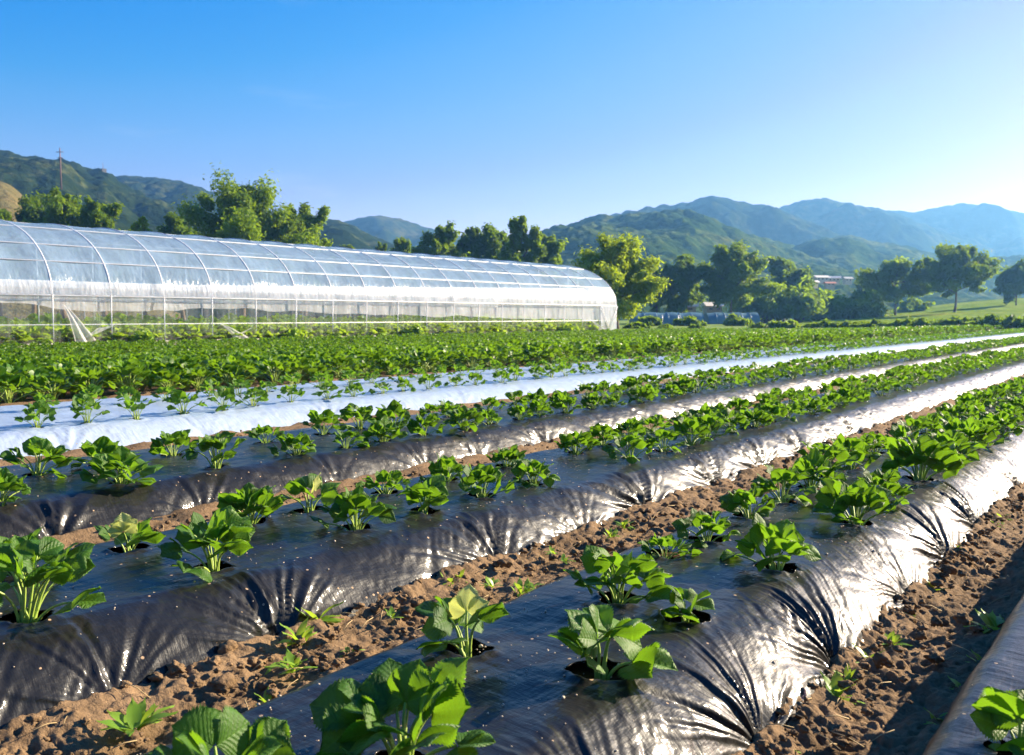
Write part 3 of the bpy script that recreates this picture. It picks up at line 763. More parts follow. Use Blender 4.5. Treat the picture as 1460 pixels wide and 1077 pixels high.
for k in range(0, NH - 1):                                          # slim inner posts half way between hoops
    y = hy[k] - SPAN / 2 + rgx.normal(0, .05)
    for px in (GX0 + 2.6,):
        mb = MB(); a, z = arc_pt(np.array(.29)); mb.tube([[-px, y, -.1], [-px, y, 3.0]], .018, 5); mb.build('inner_post', M['tube'], gh)
# skins
yy = np.arange(Y0G, YEND + .01, .1064); ss = np.linspace(.03, .97, 64)
S_, Yg = np.meshgrid(ss, yy, indexing='ij'); 
A_, Zg_ = arc_pt(S_)
ph = (YEND - Yg) / SPAN; sag = .035 * np.sin(pi * (ph % 1)) + .03 * (fbm(Yg * 1.3, S_ * 14, 3, 6) - .5)
cx = (GX0 + GX1) / 2
nx, nz = (A_ - cx) / (GX1 - GX0) * 2, np.sin(pi * S_)
A2, Z2 = A_ + nx * (.008 - sag), Zg_ + nz * (.008 - sag)
mk('roof_film', np.stack([-A2, Yg, Z2], -1).reshape(-1, 3), gridq(*A2.shape), M['gh_roof'], gh)
zz = np.linspace(-.05, GE, 22)
for px, sgn in ((GX0, -1), (GX1, 1)):
    Zs, Ys = np.meshgrid(zz, yy, indexing='ij'); ph = (YEND - Ys) / SPAN
    off = .034 - .05 * np.sin(pi * (ph % 1)) * np.sin(pi * Zs / GE) - .05 * (fbm(Ys * 3, Zs * 1.2, 3, 9) - .4) * np.sin(pi * np.clip(Zs / GE, 0, 1))
    mk('side_film', np.stack([-(px + sgn * off), Ys, Zs], -1).reshape(-1, 3), gridq(*Zs.shape), M['gh_side'], gh)
# white sheet added above the eave to imitate bright reflection on the film
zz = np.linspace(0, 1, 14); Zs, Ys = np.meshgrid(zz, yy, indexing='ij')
top = .048 + .080 * np.clip((Ys - 14) / 26, 0, 1) ** 1.2 + .006 * fbm(Ys * .35, Ys * 0, 2, 2)  # grows taller towards the far end, as the imitated glare does
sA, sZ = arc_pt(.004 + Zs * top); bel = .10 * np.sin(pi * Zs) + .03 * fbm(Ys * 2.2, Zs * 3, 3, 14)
mk('glare_band', np.stack([-(sA - .050 - bel * .10), Ys, sZ], -1).reshape(-1, 3), gridq(*Zs.shape), M['gh_glare_panel'], gh)
sA, sZ = arc_pt(1 - (.004 + Zs * top)); mk('glare_band', np.stack([-(sA - .10 + bel * .4), Ys, sZ], -1).reshape(-1, 3), gridq(*Zs.shape), M['gh_glare_panel'], gh)
zz = np.linspace(.62, 1.28, 10); Zs, Ys = np.meshgrid(zz, yy, indexing='ij')      # loose film hanging below the eave rail
hem = .18 + .5 * np.clip((Ys - 8) / 32, 0, 1) + .30 * (fbm(Ys * .5, Ys * 0, 3, 19) - .4)
Zh = 1.28 - (1.28 - Zs) * hem / .66
mk('hanging_film', np.stack([-(GX0 + .12 + .05 * fbm(Ys * 4, Zs * 2, 3, 23)), Ys, Zh], -1).reshape(-1, 3), gridq(*Zs.shape), M['gh_end'], gh)
for y in (YEND, Y0G):
    s = np.linspace(0, 1, 40); a, z = arc_pt(s); tt = np.linspace(0, 1, 12)
    TT, SS = np.meshgrid(tt, np.arange(40), indexing='ij')
    Vx = a[SS] * 1.0; Vz = -.05 + (z[SS] + .02 + .05) * TT
    mk('end_film', np.stack([-Vx, y + .02 + .02 * fbm(Vx * 2, Vz * 2, 3, 8), Vz], -1).reshape(-1, 3), gridq(12, 40), M['gh_gable'], gh)
    for px in (GX0 + 2.4, cx + 1.0, cx - 1.0, GX1 - 2.4):
        zt = GE + (GT - GE) * sqrt(max(0, 1 - ((px - cx) / ((GX1 - GX0) / 2)) ** 2))
        mb = MB(); mb.tube([[-px, y - .03, -.1], [-px, y - .03, zt - .02]], .025, 6); mb.build('end_post', M['tube'], gh)
# the last bay is closed with white sheet, braced crosswise
zz = np.linspace(-.03, GE - .02, 14); Zs, Ys = np.meshgrid(zz, np.linspace(YEND - SPAN + .04, YEND, 16), indexing='ij')
mk('white_end_panel', np.stack([-(GX0 - .06 + .02 * fbm(Ys * 3, Zs * 3, 3, 2)), Ys, Zs], -1).reshape(-1, 3), gridq(*Zs.shape), M['gh_glare_panel'], gh)
for (ya, yb) in ((YEND - SPAN, YEND - SPAN / 2), (YEND, YEND - SPAN / 2)):
    mb = MB(); mb.tube([[-GX0 + .09, ya, GE - .05], [-GX0 + .09, yb, .1]], .016, 5); mb.build('brace', M['tube'], gh)
# torn film hanging from the side
def torn(u0, v0, u1, v1, lean, seed):
    a, b = at_x(u0, v0), at_x(u1, v1); n = 14
    T_, S2 = np.meshgrid(np.linspace(0, 1, n), np.linspace(-1, 1, 9), indexing='ij')
    wdt = .03 + .24 * T_ ** 1.3
    Yt = a[1] + (b[1] - a[1]) * T_ + S2 * wdt; Zt = a[2] + (b[2] - a[2]) * T_ ** 1.2 + .05 * S2 * T_
    Xt = -GX0 + .08 + .12 * T_ * (1 + .6 * np.sin(S2 * 6 + seed)) * .7 + .05 * fbm(Yt * 6, Zt * 4, 3, seed)
    mk('torn_film', np.stack([Xt, Yt, Zt], -1).reshape(-1, 3), gridq(n, 9), M['gh_end'], gh)
def at_x(u, v, px=GX0):
    d = ray(u, v); tt = -px / d[0]; return np.array([0, 0, H_CAM]) + d * tt
torn(88, 435, 118, 488, 1, 3); torn(108, 486, 146, 466, 1, 15); torn(312, 462, 345, 486, 1, 5); torn(356, 468, 322, 486, 1, 8); torn(838, 455, 856, 472, 1, 11)
# plants growing inside
rg = np.random.default_rng(21); pos = []
for _ in range(1700):
    y = rg.uniform(0, 39); d = rg.random() ** 2.4
    pos.append((-(GX0 + .35 + 7.2 * d), y, -.06, rg.uniform(1.3, 2.3) * (1 + .5 * d)))
V, Q, A, MI = bake([('croplow', k) for k in range(5)], pos, rg)
o = mk('greenhouse_undergrowth', V, Q, None, None, True, None, A, [M['weed'], M['stalk']], MI)
tag(o, 'tangled green weeds growing inside the polytunnel', 'undergrowth', kind='stuff')

# ------------------------------------------------------------------ trees
def sprays(C, Rr, n, size, rg, flat=.7, up=.35):
    """n small folded leaf sprays round each clump centre C (k,3) with radii Rr"""
    k = len(C); idx = rg.integers(0, k, n)
    d = rg.normal(size=(n, 3)); d /= np.linalg.norm(d, axis=1)[:, None]
    rad = rg.random(n) ** .45 * np.where(rg.random(n) < .15, 1.45, 1)
    ax = C - np.array([0, 0, C[:, 2].mean() * .55]); ax /= np.linalg.norm(ax, axis=1)[:, None] + 1e-9
    d = d + ax[idx] * (d * ax[idx]).sum(1)[:, None] * 1.0
    P = C[idx] + d * (rad * Rr[idx])[:, None] * np.array([1, 1, flat])
    nrm = d * .6 + rg.normal(size=(n, 3)) * .6 + np.array([0, 0, up]); nrm /= np.linalg.norm(nrm, axis=1)[:, None]
    a = np.cross(nrm, rg.normal(size=(n, 3))); a /= np.linalg.norm(a, axis=1)[:, None]; b = np.cross(nrm, a)
    s = size * rg.uniform(.6, 1.35, n)[:, None]
    q = np.stack([P - a * s * .95, P - b * s * .42 + nrm * s * .16, P + a * s * .95 - nrm * s * .1, P + b * s * .42 + nrm * s * .16], 1)
    var = np.clip(.45 + .35 * (rg.random(n) - .5) + .5 * (_T[idx % 256, (idx * 7) % 256] - .5), 0, 1)
    return q.reshape(-1, 3), np.arange(n * 4).reshape(n, 4), np.repeat(var, 4)
def tree(u, vb, vt, wpx, D, kind, label, seed, name='tree', cat='tree', grp=None, leafn=3800, stem=.30, gap=1.0, base=None, wide=1.0):
    rg = np.random.default_rng(seed)
    top = at_d(u, vt, D); bs = at_d(u, vb, D)
    z0 = bs[2] if base is None else base
    Ht = top[2] - z0; Wd = wpx * D / F_PX
    t = thing(name, label, cat, (bs[0], bs[1], z0), rg.random() * 6.28, grp)
    tr = MB(); th_ = Ht * .62; n = 9; tt = np.linspace(0, 1, n)
    wob = np.cumsum(rg.normal(0, .012, (n, 2)), 0) * Ht * .5
    P = np.c_[wob, tt * th_ - .3]; r0 = max(.09, Ht * .021)
    tr.tube(P, r0 * (1 - .62 * tt) * (1 + .5 * np.exp(-tt * 14)), 8)
    C, Rr = [], []; nl = int(9 + Ht * .35)
    for i in range(nl):
        f = stem + (1 - stem) * ((i + .5) / nl); a = i * 2.4 + rg.normal(0, .3)
        zb = min(f * Ht * .8, th_ * .98); k = min(n - 1, int(zb / th_ * (n - 1))); b = np.array([P[k, 0], P[k, 1], zb - .2])
        # crown outline: broadest a little below the middle
        ff = (f - stem) / (1 - stem); env = Wd / 2 * (.62 + .55 * sin(pi * min(1, ff * .86 + .12))) * (1.0 if ff < .72 else 1.0 - .55 * (ff - .72) / .28) * wide
        e = np.array([cos(a) * env * rg.uniform(.62, .98), sin(a) * env * rg.uniform(.62, .98), Ht * (stem + (1 - stem) * (.10 + .84 * ff)) + rg.normal(0, .03) * Ht])
        m = (b + e) / 2 + np.array([0, 0, -.02 * Ht + rg.normal(0, .02) * Ht]); s5 = np.linspace(0, 1, 5)[:, None]
        L3 = (1 - s5) ** 2 * b + 2 * s5 * (1 - s5) * m + s5 ** 2 * e
        tr.tube(L3, r0 * np.linspace(.42, .10, 5), 5)
        for j in range(8):
            s_ = rg.uniform(.45, 1.0); c0 = b + (e - b) * s_
            off = rg.normal(size=3) * np.array([1, 1, .7]); off /= np.linalg.norm(off)
            c1 = c0 + off * Wd * rg.uniform(.04, .16) + np.array([0, 0, Ht * rg.uniform(-.01, .06)])
            tr.tube([c0, (c0 + c1) / 2 + rg.normal(0, .02, 3) * Ht, c1], r0 * np.array([.14, .10, .05]), 4)
            C.append(c1); Rr.append(Wd * rg.uniform(.055, .125) / gap ** .5)
    for j in range(5):
        C.append(np.array([P[-1, 0], P[-1, 1], 0]) + np.array([rg.normal(0, .07) * Wd, rg.normal(0, .07) * Wd, Ht * rg.uniform(.80, .97)])); Rr.append(Wd * rg.uniform(.05, .09))
    tr.build('trunk', M['bark'], t)
    V, Q, A = sprays(np.array(C), np.array(Rr), int(leafn * 6.5), max(.10, D * .0025), rg)
    mk('crown', V, Q, M[kind], t, False, None, A)
    return t
def bush(u, vb, vt, wpx, D, kind, label, seed, grp=None, leafn=1500, name='bush', base=None):
    rg = np.random.default_rng(seed); bs = at_d(u, vb, D); top = at_d(u, vt, D); z0 = bs[2] if base is None else base
    Ht, Wd = top[2] - z0, wpx * D / F_PX
    t = thing(name, label, 'bush', (bs[0], bs[1], z0), rg.random() * 6, grp)
    k = 26; a = rg.random(k) * 6.28; r_ = np.sqrt(rg.random(k)) * Wd * .42; z = Ht * (.12 + .72 * rg.random(k) * (1 - (r_ / (Wd * .55)) ** 2))
    C = np.c_[np.cos(a) * r_, np.sin(a) * r_, z]; Rr = np.full(k, min(Wd, Ht) * .2) * rg.uniform(.7, 1.25, k)
    st = MB()
    for i in range(0, k, 3): st.tube([[0, 0, -.2], C[i] * .5 + (0, 0, -.05), C[i]], np.array([.05, .035, .015]) * max(1, Ht / 2), 4)
    st.build('stems', M['bark'], t)
    V, Q, A = sprays(C, Rr, leafn, max(.10, D * .0040), rg, .8); mk('foliage', V, Q, M[kind], t, False, None, A)
    return t
GB = 'trees behind the greenhouse'; GR = 'trees at the far edge of the field'
g0 = -.07
tree(2, 460, 296, 46, 70, 'tree_mid', 'leafy tree peeking in at the left edge above the greenhouse roof', 1, grp=GB, base=g0, leafn=1800)
tree(52, 460, 284, 100, 82, 'tree_dark', 'dark tree behind the left end of the greenhouse roof', 2, grp=GB, base=g0, leafn=3400)
tree(95, 460, 270, 84, 76, 'tree_mid', 'sunlit spreading tree with bare limbs, below the mast on the hill', 3, grp=GB, base=g0, leafn=2600, gap=1.4)
tree(150, 460, 277, 84, 76, 'tree_mid', 'loose crowned tree with gaps right of the one below the mast', 4, grp=GB, base=g0, leafn=2300, gap=1.6)
tree(206, 460, 314, 40, 72, 'tree_bright', 'small bright green tree top showing just over the greenhouse', 5, grp=GB, base=g0, leafn=1500)
tree(262, 460, 305, 74, 82, 'tree_dark', 'low dark tree at the foot of the biggest tree', 6, grp=GB, base=g0, leafn=2600)
tree(345, 460, 257, 158, 74, 'tree_mid', 'biggest tree, broad bushy crown towering over the greenhouse', 7, grp=GB, base=g0, leafn=8500, stem=.22)
tree(432, 460, 290, 84, 78, 'tree_mid', 'dark topped tree adjoining the biggest tree on its right', 8, grp=GB, base=g0, leafn=3300)
tree(497, 460, 346, 30, 105, 'tree_mid', 'tiny far tree top above the middle of the greenhouse roof', 9, grp=GB, base=g0, leafn=900)
tree(545, 460, 343, 26, 105, 'tree_dark', 'small dark round tree top next to a paler one', 10, grp=GB, base=g0, leafn=900)
tree(572, 460, 337, 46, 98, 'tree_mid', 'small rounded tree just left of the pointed tree row', 11, grp=GB, base=g0, leafn=1700)
tree(628, 460, 314, 62, 88, 'tree_mid', 'pointed ragged tree at the start of the dark row', 12, grp=GB, base=g0, leafn=3000)
tree(668, 460, 326, 54, 92, 'tree_dark', 'dense dark tree second in the row behind the roof', 13, grp=GB, base=g0, leafn=3000)
tree(706, 460, 321, 62, 92, 'tree_dark', 'dense dark tree left of the tall open topped one', 14, grp=GB, base=g0, leafn=3200)
tree(746, 460, 308, 66, 84, 'tree_mid', 'tall open topped tree, highest of the row behind the roof', 15, grp=GB, base=g0, leafn=3000, gap=1.3)
tree(784, 460, 342, 56, 86, 'tree_mid', 'lower feathery tree at the end of the row', 16, grp=GB, base=g0, leafn=2200)
tree(882, 468, 344, 124, 58, 'tree_bright', 'bright yellow green tree beside the end of the greenhouse', 17, grp=GR, leafn=5600, stem=.2)
tree(938, 458, 384, 60, 100, 'tree_dark', 'dark tree just behind the bright yellow green one', 18, grp=GR, leafn=2400)
tree(972, 458, 366, 70, 100, 'tree_dark', 'broad dark green tree behind the low blue sheds', 19, grp=GR, leafn=3400, stem=.12)
tree(1042, 457, 356, 92, 98, 'tree_mid', 'tall full tree standing at the end of the blue sheds', 20, grp=GR, leafn=4600)
tree(1118, 456, 371, 62, 118, 'tree_dark', 'dark crown rising behind the round bushes', 21, grp=GR, leafn=2600)
tree(1276, 450, 372, 84, 112, 'tree_mid', 'open crowned tree left of the tall lone tree', 22, grp=GR, leafn=3000, gap=1.2)
tree(1360, 448, 352, 92, 106, 'tree_mid', 'lone tree with forked dark trunk on the raised meadow', 23, grp=GR, leafn=3000, stem=.38, gap=1.5)
tree(1448, 443, 377, 50, 118, 'tree_dark', 'dark tree at the right edge of the meadow', 24, grp=GR, leafn=1900, stem=.34)
tree(1235, 452, 398, 40, 140, 'tree_dark', 'small dark tree behind the bushes near the village', 25, grp=GR, leafn=1400)
GS = 'bushes at the far edge of the field'
bush(1092, 457, 402, 76, 104, 'tree_mid', 'big rounded bush behind the earth mound, left one', 30, GS, 2400, base=.0)
bush(1140, 457, 396, 62, 104, 'tree_mid', 'tall rounded bush catching the sun on its top', 31, GS, 2300, base=.0)
bush(1180, 456, 414, 50, 112, 'tree_dark', 'shaded bush below the village roofs', 32, GS, 1700, base=.0)
bush(1225, 456, 406, 66, 108, 'tree_mid', 'light green rounded bush right of the village', 33, GS, 2300, base=.0)
bush(1062, 457, 414, 40, 108, 'tree_dark', 'dark bush at the foot of the tall full tree', 34, GS, 1300, base=.0)
bush(1302, 449, 424, 44, 125, 'tree_dark', 'low dark bush between the open tree and the lone tree', 35, GS, 1200)
bush(1118, 472, 456, 50, 62, 'tree_mid', 'low green bush on the field margin beside the reddish one', 36, GS, 1300)
bush(1085, 473, 461, 34, 62, 'tree_dark', 'low reddish brown scrub on the field margin', 37, GS, 900)
bush(1150, 472, 461, 34, 64, 'tree_dark', 'small dark bush at the field margin left of the long hedge', 38, GS, 900)
for i, (u, lab) in enumerate(((948, 'first small dark shrub on the dry verge past the greenhouse'), (908, 'shrub at the foot of the bright yellow green tree'), (992, 'second small dark shrub on the dry verge'))):
    bush(u, 472, 464 - (i == 1) * 3, 22 + 14 * (i == 1), 60, 'tree_dark', lab, 50 + i, GS, 700)
for i, (u, wd, lab) in enumerate(((926, 40, 'low green shrub hiding one end of the longer blue tunnel'), (984, 52, 'wide low shrub in front of the middle of the blue tunnels'), (1050, 44, 'low shrub in front of the shorter blue tunnel'))):
    bush(u, 462, 449 + i % 2 * 2, wd, 76, 'tree_mid', lab, 80 + i, GS, 1100, base=-.07)
for i, (u, lab) in enumerate(((423, 'weedy bush against the greenhouse side, near a torn sheet'), (590, 'small weedy bush at the foot of the greenhouse wall'), (812, 'weedy bush near the end of the greenhouse wall'), (206, 'small weed clump at the foot of the first full post'))):
    p_ = at_x(u, 478, GX0 - .35); dd = bearing(p_[0], p_[1])[1]
    bush(u, 451 + .82 * F_PX / dd, 451 + .36 * F_PX / dd, 24, dd, 'weed', lab, 60 + i, 'weedy bushes along the greenhouse wall', 420)

# ------------------------------------------------------------------ hills and slopes
def hill_material(name, a, b, c_, scale, clear=.62):
    t = NT(name); c = t.coords()
    n1, n2 = t.noise(scale, 6, c, .6), t.noise(scale * 9, 5, c, .65)
    f = t.mathn('ADD', t.mathn('MULTIPLY', n1, .55), t.mathn('MULTIPLY', n2, .45))
    col = t.ramp(f, [(.30, a), (clear - .08, b), (clear + .06, c_)])
    p = t.n('ShaderNodeBsdfPrincipled', {'Base Color': col, 'Roughness': 1.0, 'Specular IOR Level': 0})
    t.set(p, 'Normal', t.bump(n2, 1.0, 1.2))
    return t.done(p)
M['hill_green'] = hill_material('wooded_hill', (.004, .011, .004), (.014, .026, .008), (.080, .094, .034), .03, .61)
M['hill_mid'] = hill_material('sunlit_wooded_hill', (.007, .020, .004), (.032, .060, .010), (.105, .125, .034), .03, .565)
M['hill_far'] = hill_material('far_mountain', (.007, .016, .006), (.020, .034, .012), (.080, .080, .038), .014, .58)
M['hill_dry'] = hill_material('dry_hill', (.035, .045, .014), (.10, .09, .034), (.15, .12, .05), .06, .55)
M['meadow'] = hill_material('meadow', (.10, .17, .02), (.18, .25, .03), (.28, .28, .07), .05, .58)
def hill(name, prof, D0, D1, mat, label, canopy, seed, back=1.35, zfoot=-.5, spur=.30, nu=420, nd=150, shape=1.0, cs=5.0):
    prof = np.array(prof, float); us = np.linspace(prof[0, 0], prof[-1, 0], nu)
    vv = np.interp(us, prof[:, 0], prof[:, 1])
    k = np.hanning(15); k /= k.sum(); vv = np.convolve(np.pad(vv, 7, mode='edge'), k, 'valid')
    fwd = np.array([-sin(YAW), cos(YAW)])
    dirs = np.array([ray(u, v) for u, v in zip(us, vv)]); dep = dirs[:, :2] @ fwd
    hx, hy_, hz = dirs[:, 0] / dep, dirs[:, 1] / dep, dirs[:, 2] / dep
    tt = np.concatenate([np.linspace(0, 1, nd), np.linspace(1, back, nd // 5)[1:]])
    U, T_ = np.meshgrid(np.arange(nu), tt, indexing='ij')
    Dm = D0 + (D1 - D0) * T_
    X, Yy = hx[U] * Dm, hy_[U] * Dm
    canopy = canopy * .62; crest = H_CAM + hz[U] * D1 - canopy * .75
    rise = np.where(T_ <= 1, np.sin(np.clip(T_, 0, 1) * pi / 2) ** (1.25 * shape), 1 - ((T_ - 1) / (back - 1 + 1e-6)) ** 2 * .6)
    sc = (D1 - D0) * .32
    rid = np.abs(fbm(X / sc, Yy / sc, 4, seed) - .5) * 2
    w_ = np.clip(T_ * (1 - T_) * 4, 0, 1)
    Z = zfoot + (crest - zfoot) * np.clip(rise * (1 - spur * w_ * (1 - rid * 1.6)), 0, 1.2)
    if canopy:
        Z += canopy * (1.0 - np.clip(cell(X / cs, Yy / cs, seed), 0, 1)) * np.clip(T_ * 6, 0, 1) * (.5 + vnoise(X / 30, Yy / 30, seed)) + canopy * .35 * (1 - cell(X / cs * 2.3, Yy / cs * 2.3, seed + 3))
    o = mk(name, np.stack([X, Yy, Z], -1).reshape(-1, 3), gridq(nu, len(tt))[:, ::-1], M[mat])
    tag(o, label, 'hill' if name == 'hill' else name, kind='structure'); return o
hill('hill', [(-420, 190), (-120, 196), (0, 214), (20, 219), (55, 226), (90, 229), (112, 236), (128, 244), (147, 243), (165, 256), (185, 270), (215, 283), (250, 300), (300, 325), (370, 350), (480, 385), (640, 430)],
     120, 330, 'hill_green', 'dark wooded hill with a mast on its crest at the left', 3.0, 3, nu=620, nd=170, cs=6)
hill('hill', [(-420, 236), (-100, 244), (0, 258), (14, 263), (28, 275), (44, 290), (70, 318), (110, 350), (180, 400), (260, 440)], 90, 190, 'hill_dry', 'dry tan grassy slope at the left edge', .5, 5, nu=200, nd=70, cs=4)
hill('hill', [(60, 300), (130, 252), (172, 250), (190, 250), (225, 253), (270, 262), (320, 282), (380, 306), (450, 318), (540, 352), (640, 384), (760, 430)], 260, 520, 'hill_green', 'second wooded hill sloping down behind the biggest tree', 3.2, 9, nu=420, nd=120, cs=7)
hill('hill', [(380, 380), (440, 316), (470, 311), (495, 318), (530, 336), (570, 350), (640, 372), (760, 410), (860, 440)], 180, 380, 'hill_green', 'low green hill shoulder above the middle of the greenhouse', 2.6, 13, nu=260, nd=90, cs=6)
hill('mountain', [(330, 372), (420, 345), (480, 320), (505, 312), (535, 308), (560, 311), (590, 319), (640, 333), (720, 352), (820, 372), (960, 400)], 520, 760, 'hill_far', 'small far blue mountain between the two groups of trees', 3, 17, nu=260, nd=80, cs=10)
hill('hill', [(640, 420), (720, 362), (780, 329), (805, 322), (835, 312), (858, 307), (880, 311), (905, 308), (945, 309), (975, 312), (1010, 320), (1050, 329), (1090, 341), (1130, 352), (1180, 366), (1230, 378), (1300, 392), (1400, 410), (1500, 430)],
     170, 420, 'hill_mid', 'green wooded hill rising behind the yellow green tree', 3.4, 23, nu=620, nd=170, cs=6.5)
hill('hill', [(1040, 405), (1110, 362), (1160, 342), (1200, 337), (1215, 336), (1245, 344), (1290, 351), (1330, 362), (1380, 370), (1440, 366), (1500, 360), (1640, 350)], 260, 480, 'hill_mid', 'lower wooded foothill in front of the blue mountains', 3.2, 29, nu=420, nd=120, cs=7)
hill('mountain', [(720, 345), (800, 328), (870, 309), (910, 300), (945, 294), (985, 287), (1008, 281), (1020, 279), (1035, 282), (1065, 291), (1095, 295), (1125, 305), (1170, 322), (1230, 346), (1320, 380), (1420, 415)],
     400, 620, 'hill_far', 'blue mountain with the pointed summit, left of the three', 4, 31, nu=480, nd=130, cs=9, spur=.42)
hill('mountain', [(960, 370), (1040, 330), (1110, 297), (1140, 288), (1168, 283), (1195, 287), (1225, 293), (1265, 300), (1310, 318), (1370, 342), (1460, 372), (1560, 400)],
     520, 760, 'hill_far', 'middle blue mountain with the rounded summit', 4, 37, nu=480, nd=130, cs=11, spur=.42)
hill('mountain', [(1140, 350), (1220, 312), (1275, 301), (1305, 302), (1335, 296), (1362, 291), (1385, 291), (1415, 297), (1440, 302), (1475, 308), (1560, 318), (1700, 330), (1900, 350)],
     620, 880, 'hill_far', 'palest blue mountain fading into haze at the right', 4, 41, nu=420, nd=110, cs=13, spur=.42)
hill('meadow', [(1010, 463), (1090, 461), (1160, 452), (1230, 446), (1300, 440), (1360, 433), (1420, 428), (1500, 424), (1700, 415)], 64, 190, 'meadow', 'bright green sloping meadow under the lone tree', 0, 47, back=1.2, nu=200, nd=60, spur=.05, zfoot=-.09, shape=1.1)

# long hedge at the foot of the meadow: single shrubs
GH_ = 'hedge shrubs at the foot of the meadow'
for i in range(13):
    u = 1176 + i * 24; D = 60 - i * .3
    bush(u, 470, 458 - i * .85 + (i * 7 % 5) * .8, 40, D, 'tree_dark', f'{ORD[i]} shrub from the left in the dark hedge below the meadow', 200 + i, GH_, 800, 'hedge_shrub', -.08)

# ------------------------------------------------------------------ mast, sheds, village, posts
rust = plain('rusty_steel', (.13, .075, .055), .7, .3, 2)
b = at_d(86.5, 248, 226); tp = at_d(86.5, 211, 226); h = tp[2] - b[2]
mt = thing('utility_mast', 'tall rusty utility mast with two cross arms on the hilltop', 'mast', b)
mb = MB(); mb.tube([[0, 0, -4], [0, 0, h * .5], [0, 0, h]], [.24, .19, .12], 8); mb.build('pole', rust, mt)
for zf, wl in ((.84, .95), (.62, .6)):
    mb = MB(); a_ = np.array([cos(YAW), sin(YAW), 0]) * wl; mb.tube([-a_ + (0, 0, h * zf), a_ + (0, 0, h * zf)], .10, 6); mb.build('cross_arm', rust, mt)
b = at_d(147, 243, 326)
ht = thing('hilltop_hut', 'tiny hut with an aerial on the wooded crest', 'hut', b)
mb = MB(); mb.box((0, 0, -.8), (1.8, 1.6, 2.6)); mb.build('wall', plain('hut_wall', (.07, .075, .08), .9), ht, False)
mb = MB(); mb.tube([[0, 0, .4], [0, 0, 2.8]], .07, 5); mb.build('aerial', rust, ht)
blue = clear_film('blue_tunnel_film', .9, 1.0, (.09, .19, .24), (.5, .5, .5), .5, .2)
bluerib = plain('faded_rib', (.14, .25, .29), .5, .1)
for i, (u0, u1, vb, vt, D, lab) in enumerate(((900, 1000, 458, 446, 84, 'long low pale blue tunnel house beside the bright tree'), (1006, 1078, 457, 446, 92, 'shorter low blue tunnel house under the tall full tree'))):
    a_, b_ = at_d(u0, vb, D), at_d(u1, vb, D); z1 = at_d(u0, vt, D)[2]; ctr = (a_ + b_) / 2; ln = np.linalg.norm(b_ - a_)
    t_ = thing('tunnel_house', lab, 'tunnel house', (ctr[0], ctr[1], 0), atan2(b_[1] - a_[1], b_[0] - a_[0]), 'low blue tunnel houses')
    an = np.linspace(0, pi, 15); xs_ = np.linspace(-ln / 2, ln / 2, 20)
    Aa, Xx = np.meshgrid(an, xs_, indexing='ij'); mk('cover', np.stack([Xx, 1.5 * np.cos(Aa), (z1 + .07) * np.sin(Aa) ** .8 - .07 + .04 * np.sin(Xx * 3.2)], -1).reshape(-1, 3), gridq(15, 20), blue, t_)
    for xe in (-ln / 2 + .01, ln / 2 - .01):
        V = np.vstack([[xe, 0, -.07], np.c_[np.full(15, xe), 1.5 * np.cos(an), (z1 + .07) * np.sin(an) ** .8 - .07]])
        mk('end_wall', V, np.array([[0, q, q + 1] for q in range(1, 15)]), blue, t_)
    for q in range(1, 6):
        x_ = -ln / 2 + ln * q / 6; mb = MB(); mb.tube(np.c_[np.full(15, x_), 1.51 * np.cos(an), (z1 + .08) * np.sin(an) ** .8 - .07], .035, 5); mb.build('hoop', bluerib, t_)
def house(u, vb, vt, wpx, D, wall, roof, label, grp, ang=.3, win=3):
    b = at_d(u, vb, D); z1 = at_d(u, vt, D)[2]; W_ = wpx * D / F_PX; Hh = (z1 - b[2]) ; dpt = W_ * .6; hw = Hh * .66
    t = thing('house', label, 'house', b, YAW + ang, grp)
    mb = MB(); mb.box((0, 0, hw / 2 - .3), (W_, dpt, hw + .6)); mb.build('wall', wall, t, False)
    mb = MB(); o_ = .3; x_, y_ = W_ / 2 + o_, dpt / 2 + o_
    V = [[-x_, -y_, hw - .05], [x_, -y_, hw - .05], [x_, y_, hw - .05], [-x_, y_, hw - .05], [-x_, 0, Hh], [x_, 0, Hh]]
    mb.add(V, [[0, 1, 5, 4], [2, 3, 4, 5], [3, 2, 1, 0]], [[0, 4, 3], [1, 2, 5]]); mb.build('roof', roof, t, False)
    for q in range(win):
        mb = MB(); mb.box((-W_ / 2 + W_ * (q + .5) / win, -dpt / 2 - .02, hw * .55), (W_ / win * .4, .08, hw * .32)); mb.build('window', glassm, t, False)
    return t
glassm = plain('window_glass', (.05, .07, .09), .15, .1)
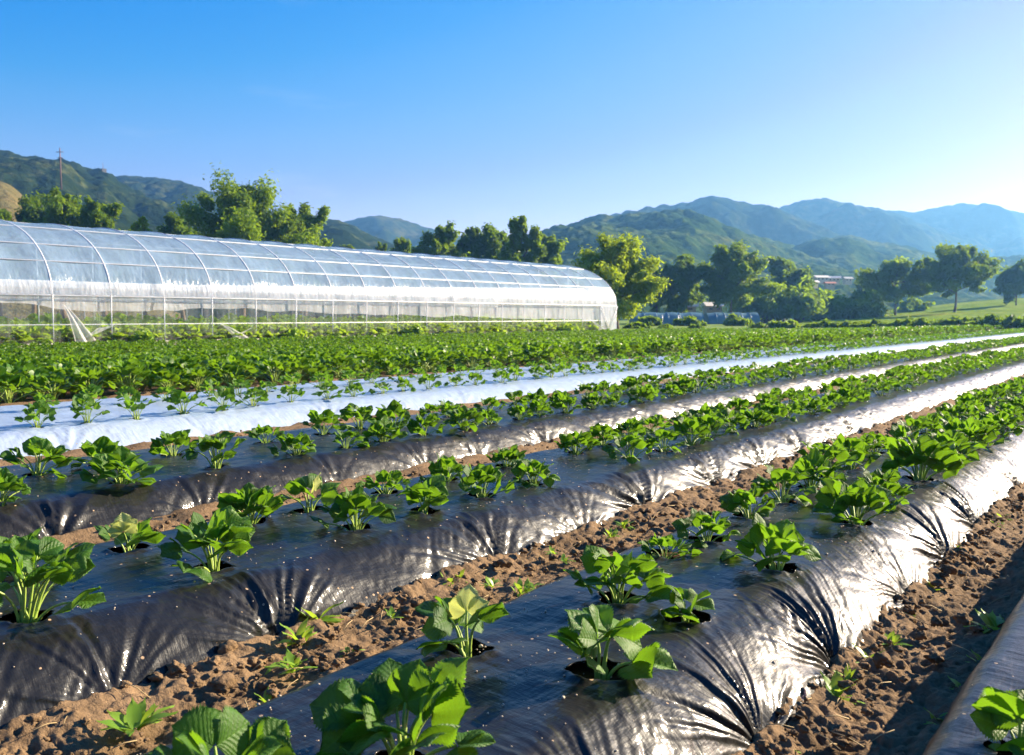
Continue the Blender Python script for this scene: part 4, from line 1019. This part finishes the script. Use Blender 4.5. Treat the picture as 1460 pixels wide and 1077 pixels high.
wallw, wallc = plain('white_render', (.46, .43, .39), .8, .06), plain('cream_render', (.40, .33, .27), .8, .08)
rr_, rp_, rg_ = plain('red_tiles', (.42, .16, .10), .8, .2), plain('pale_roof', (.66, .60, .55), .7, .1), plain('grey_roof', (.34, .35, .36), .7, .15)
GV = 'village houses on the hillside'
house(1170, 401, 393, 18, 175, wallw, rp_, 'long pale house highest in the village', GV, .2)
house(1189, 402, 394, 15, 180, wallw, rp_, 'white house with a pale roof beside the long pale one', GV, -.3)
house(1160, 407, 400, 11, 168, wallc, rp_, 'small cream house at the village edge, partly behind bushes', GV, .5, 2)
house(1183, 408, 402, 12, 166, wallc, rr_, 'little house with red tiled roof, lowest in the village', GV, .1, 2)
house(1208, 402, 395, 11, 178, wallw, rg_, 'grey roofed house at the village end', GV, .3, 2)
house(1016, 446, 431, 22, 104, wallc, rp_, 'small farm house with pale roof behind the blue tunnels', 'farm buildings', .2, 2)
house(984, 446, 432, 16, 108, wallc, rg_, 'low farm shed roof between the dark trees', 'farm buildings', -.2, 1)
for i, (u, lab) in enumerate(((944, 'short white post by the blue tunnel, first of two'), (967, 'short white post by the blue tunnel, second of two'))):
    p_ = at_d(u, 460, 78); t_ = thing('marker_post', lab, 'post', (p_[0], p_[1], -.07), 0, 'white posts')
    mb = MB(); mb.tube([[0, 0, -.1], [0, 0, .9]], .055, 8); mb.build('post_shaft', M['tube'], t_)
    mb = MB(); mb.tube([[0, 0, .9], [0, 0, .96]], [.065, .03], 8); mb.build('post_cap', M['tube'], t_)
# ------------------------------------------------------------------ air
mb = MB(); mb.box((0, 500, 60), (3600, 3200, 124)); 
t = NT('haze_air'); pv = t.n('ShaderNodeVolumePrincipled', {'Color': (.16, .44, .92), 'Density': .00068, 'Anisotropy': .42, 'Absorption Color': (1, 1, 1)})
t.t.links.new(pv.outputs[0], t.out.inputs['Volume'])
hz = mb.build('haze', t.m, None, False); tag(hz, 'thin blue haze hanging over the valley', 'haze', kind='stuff')
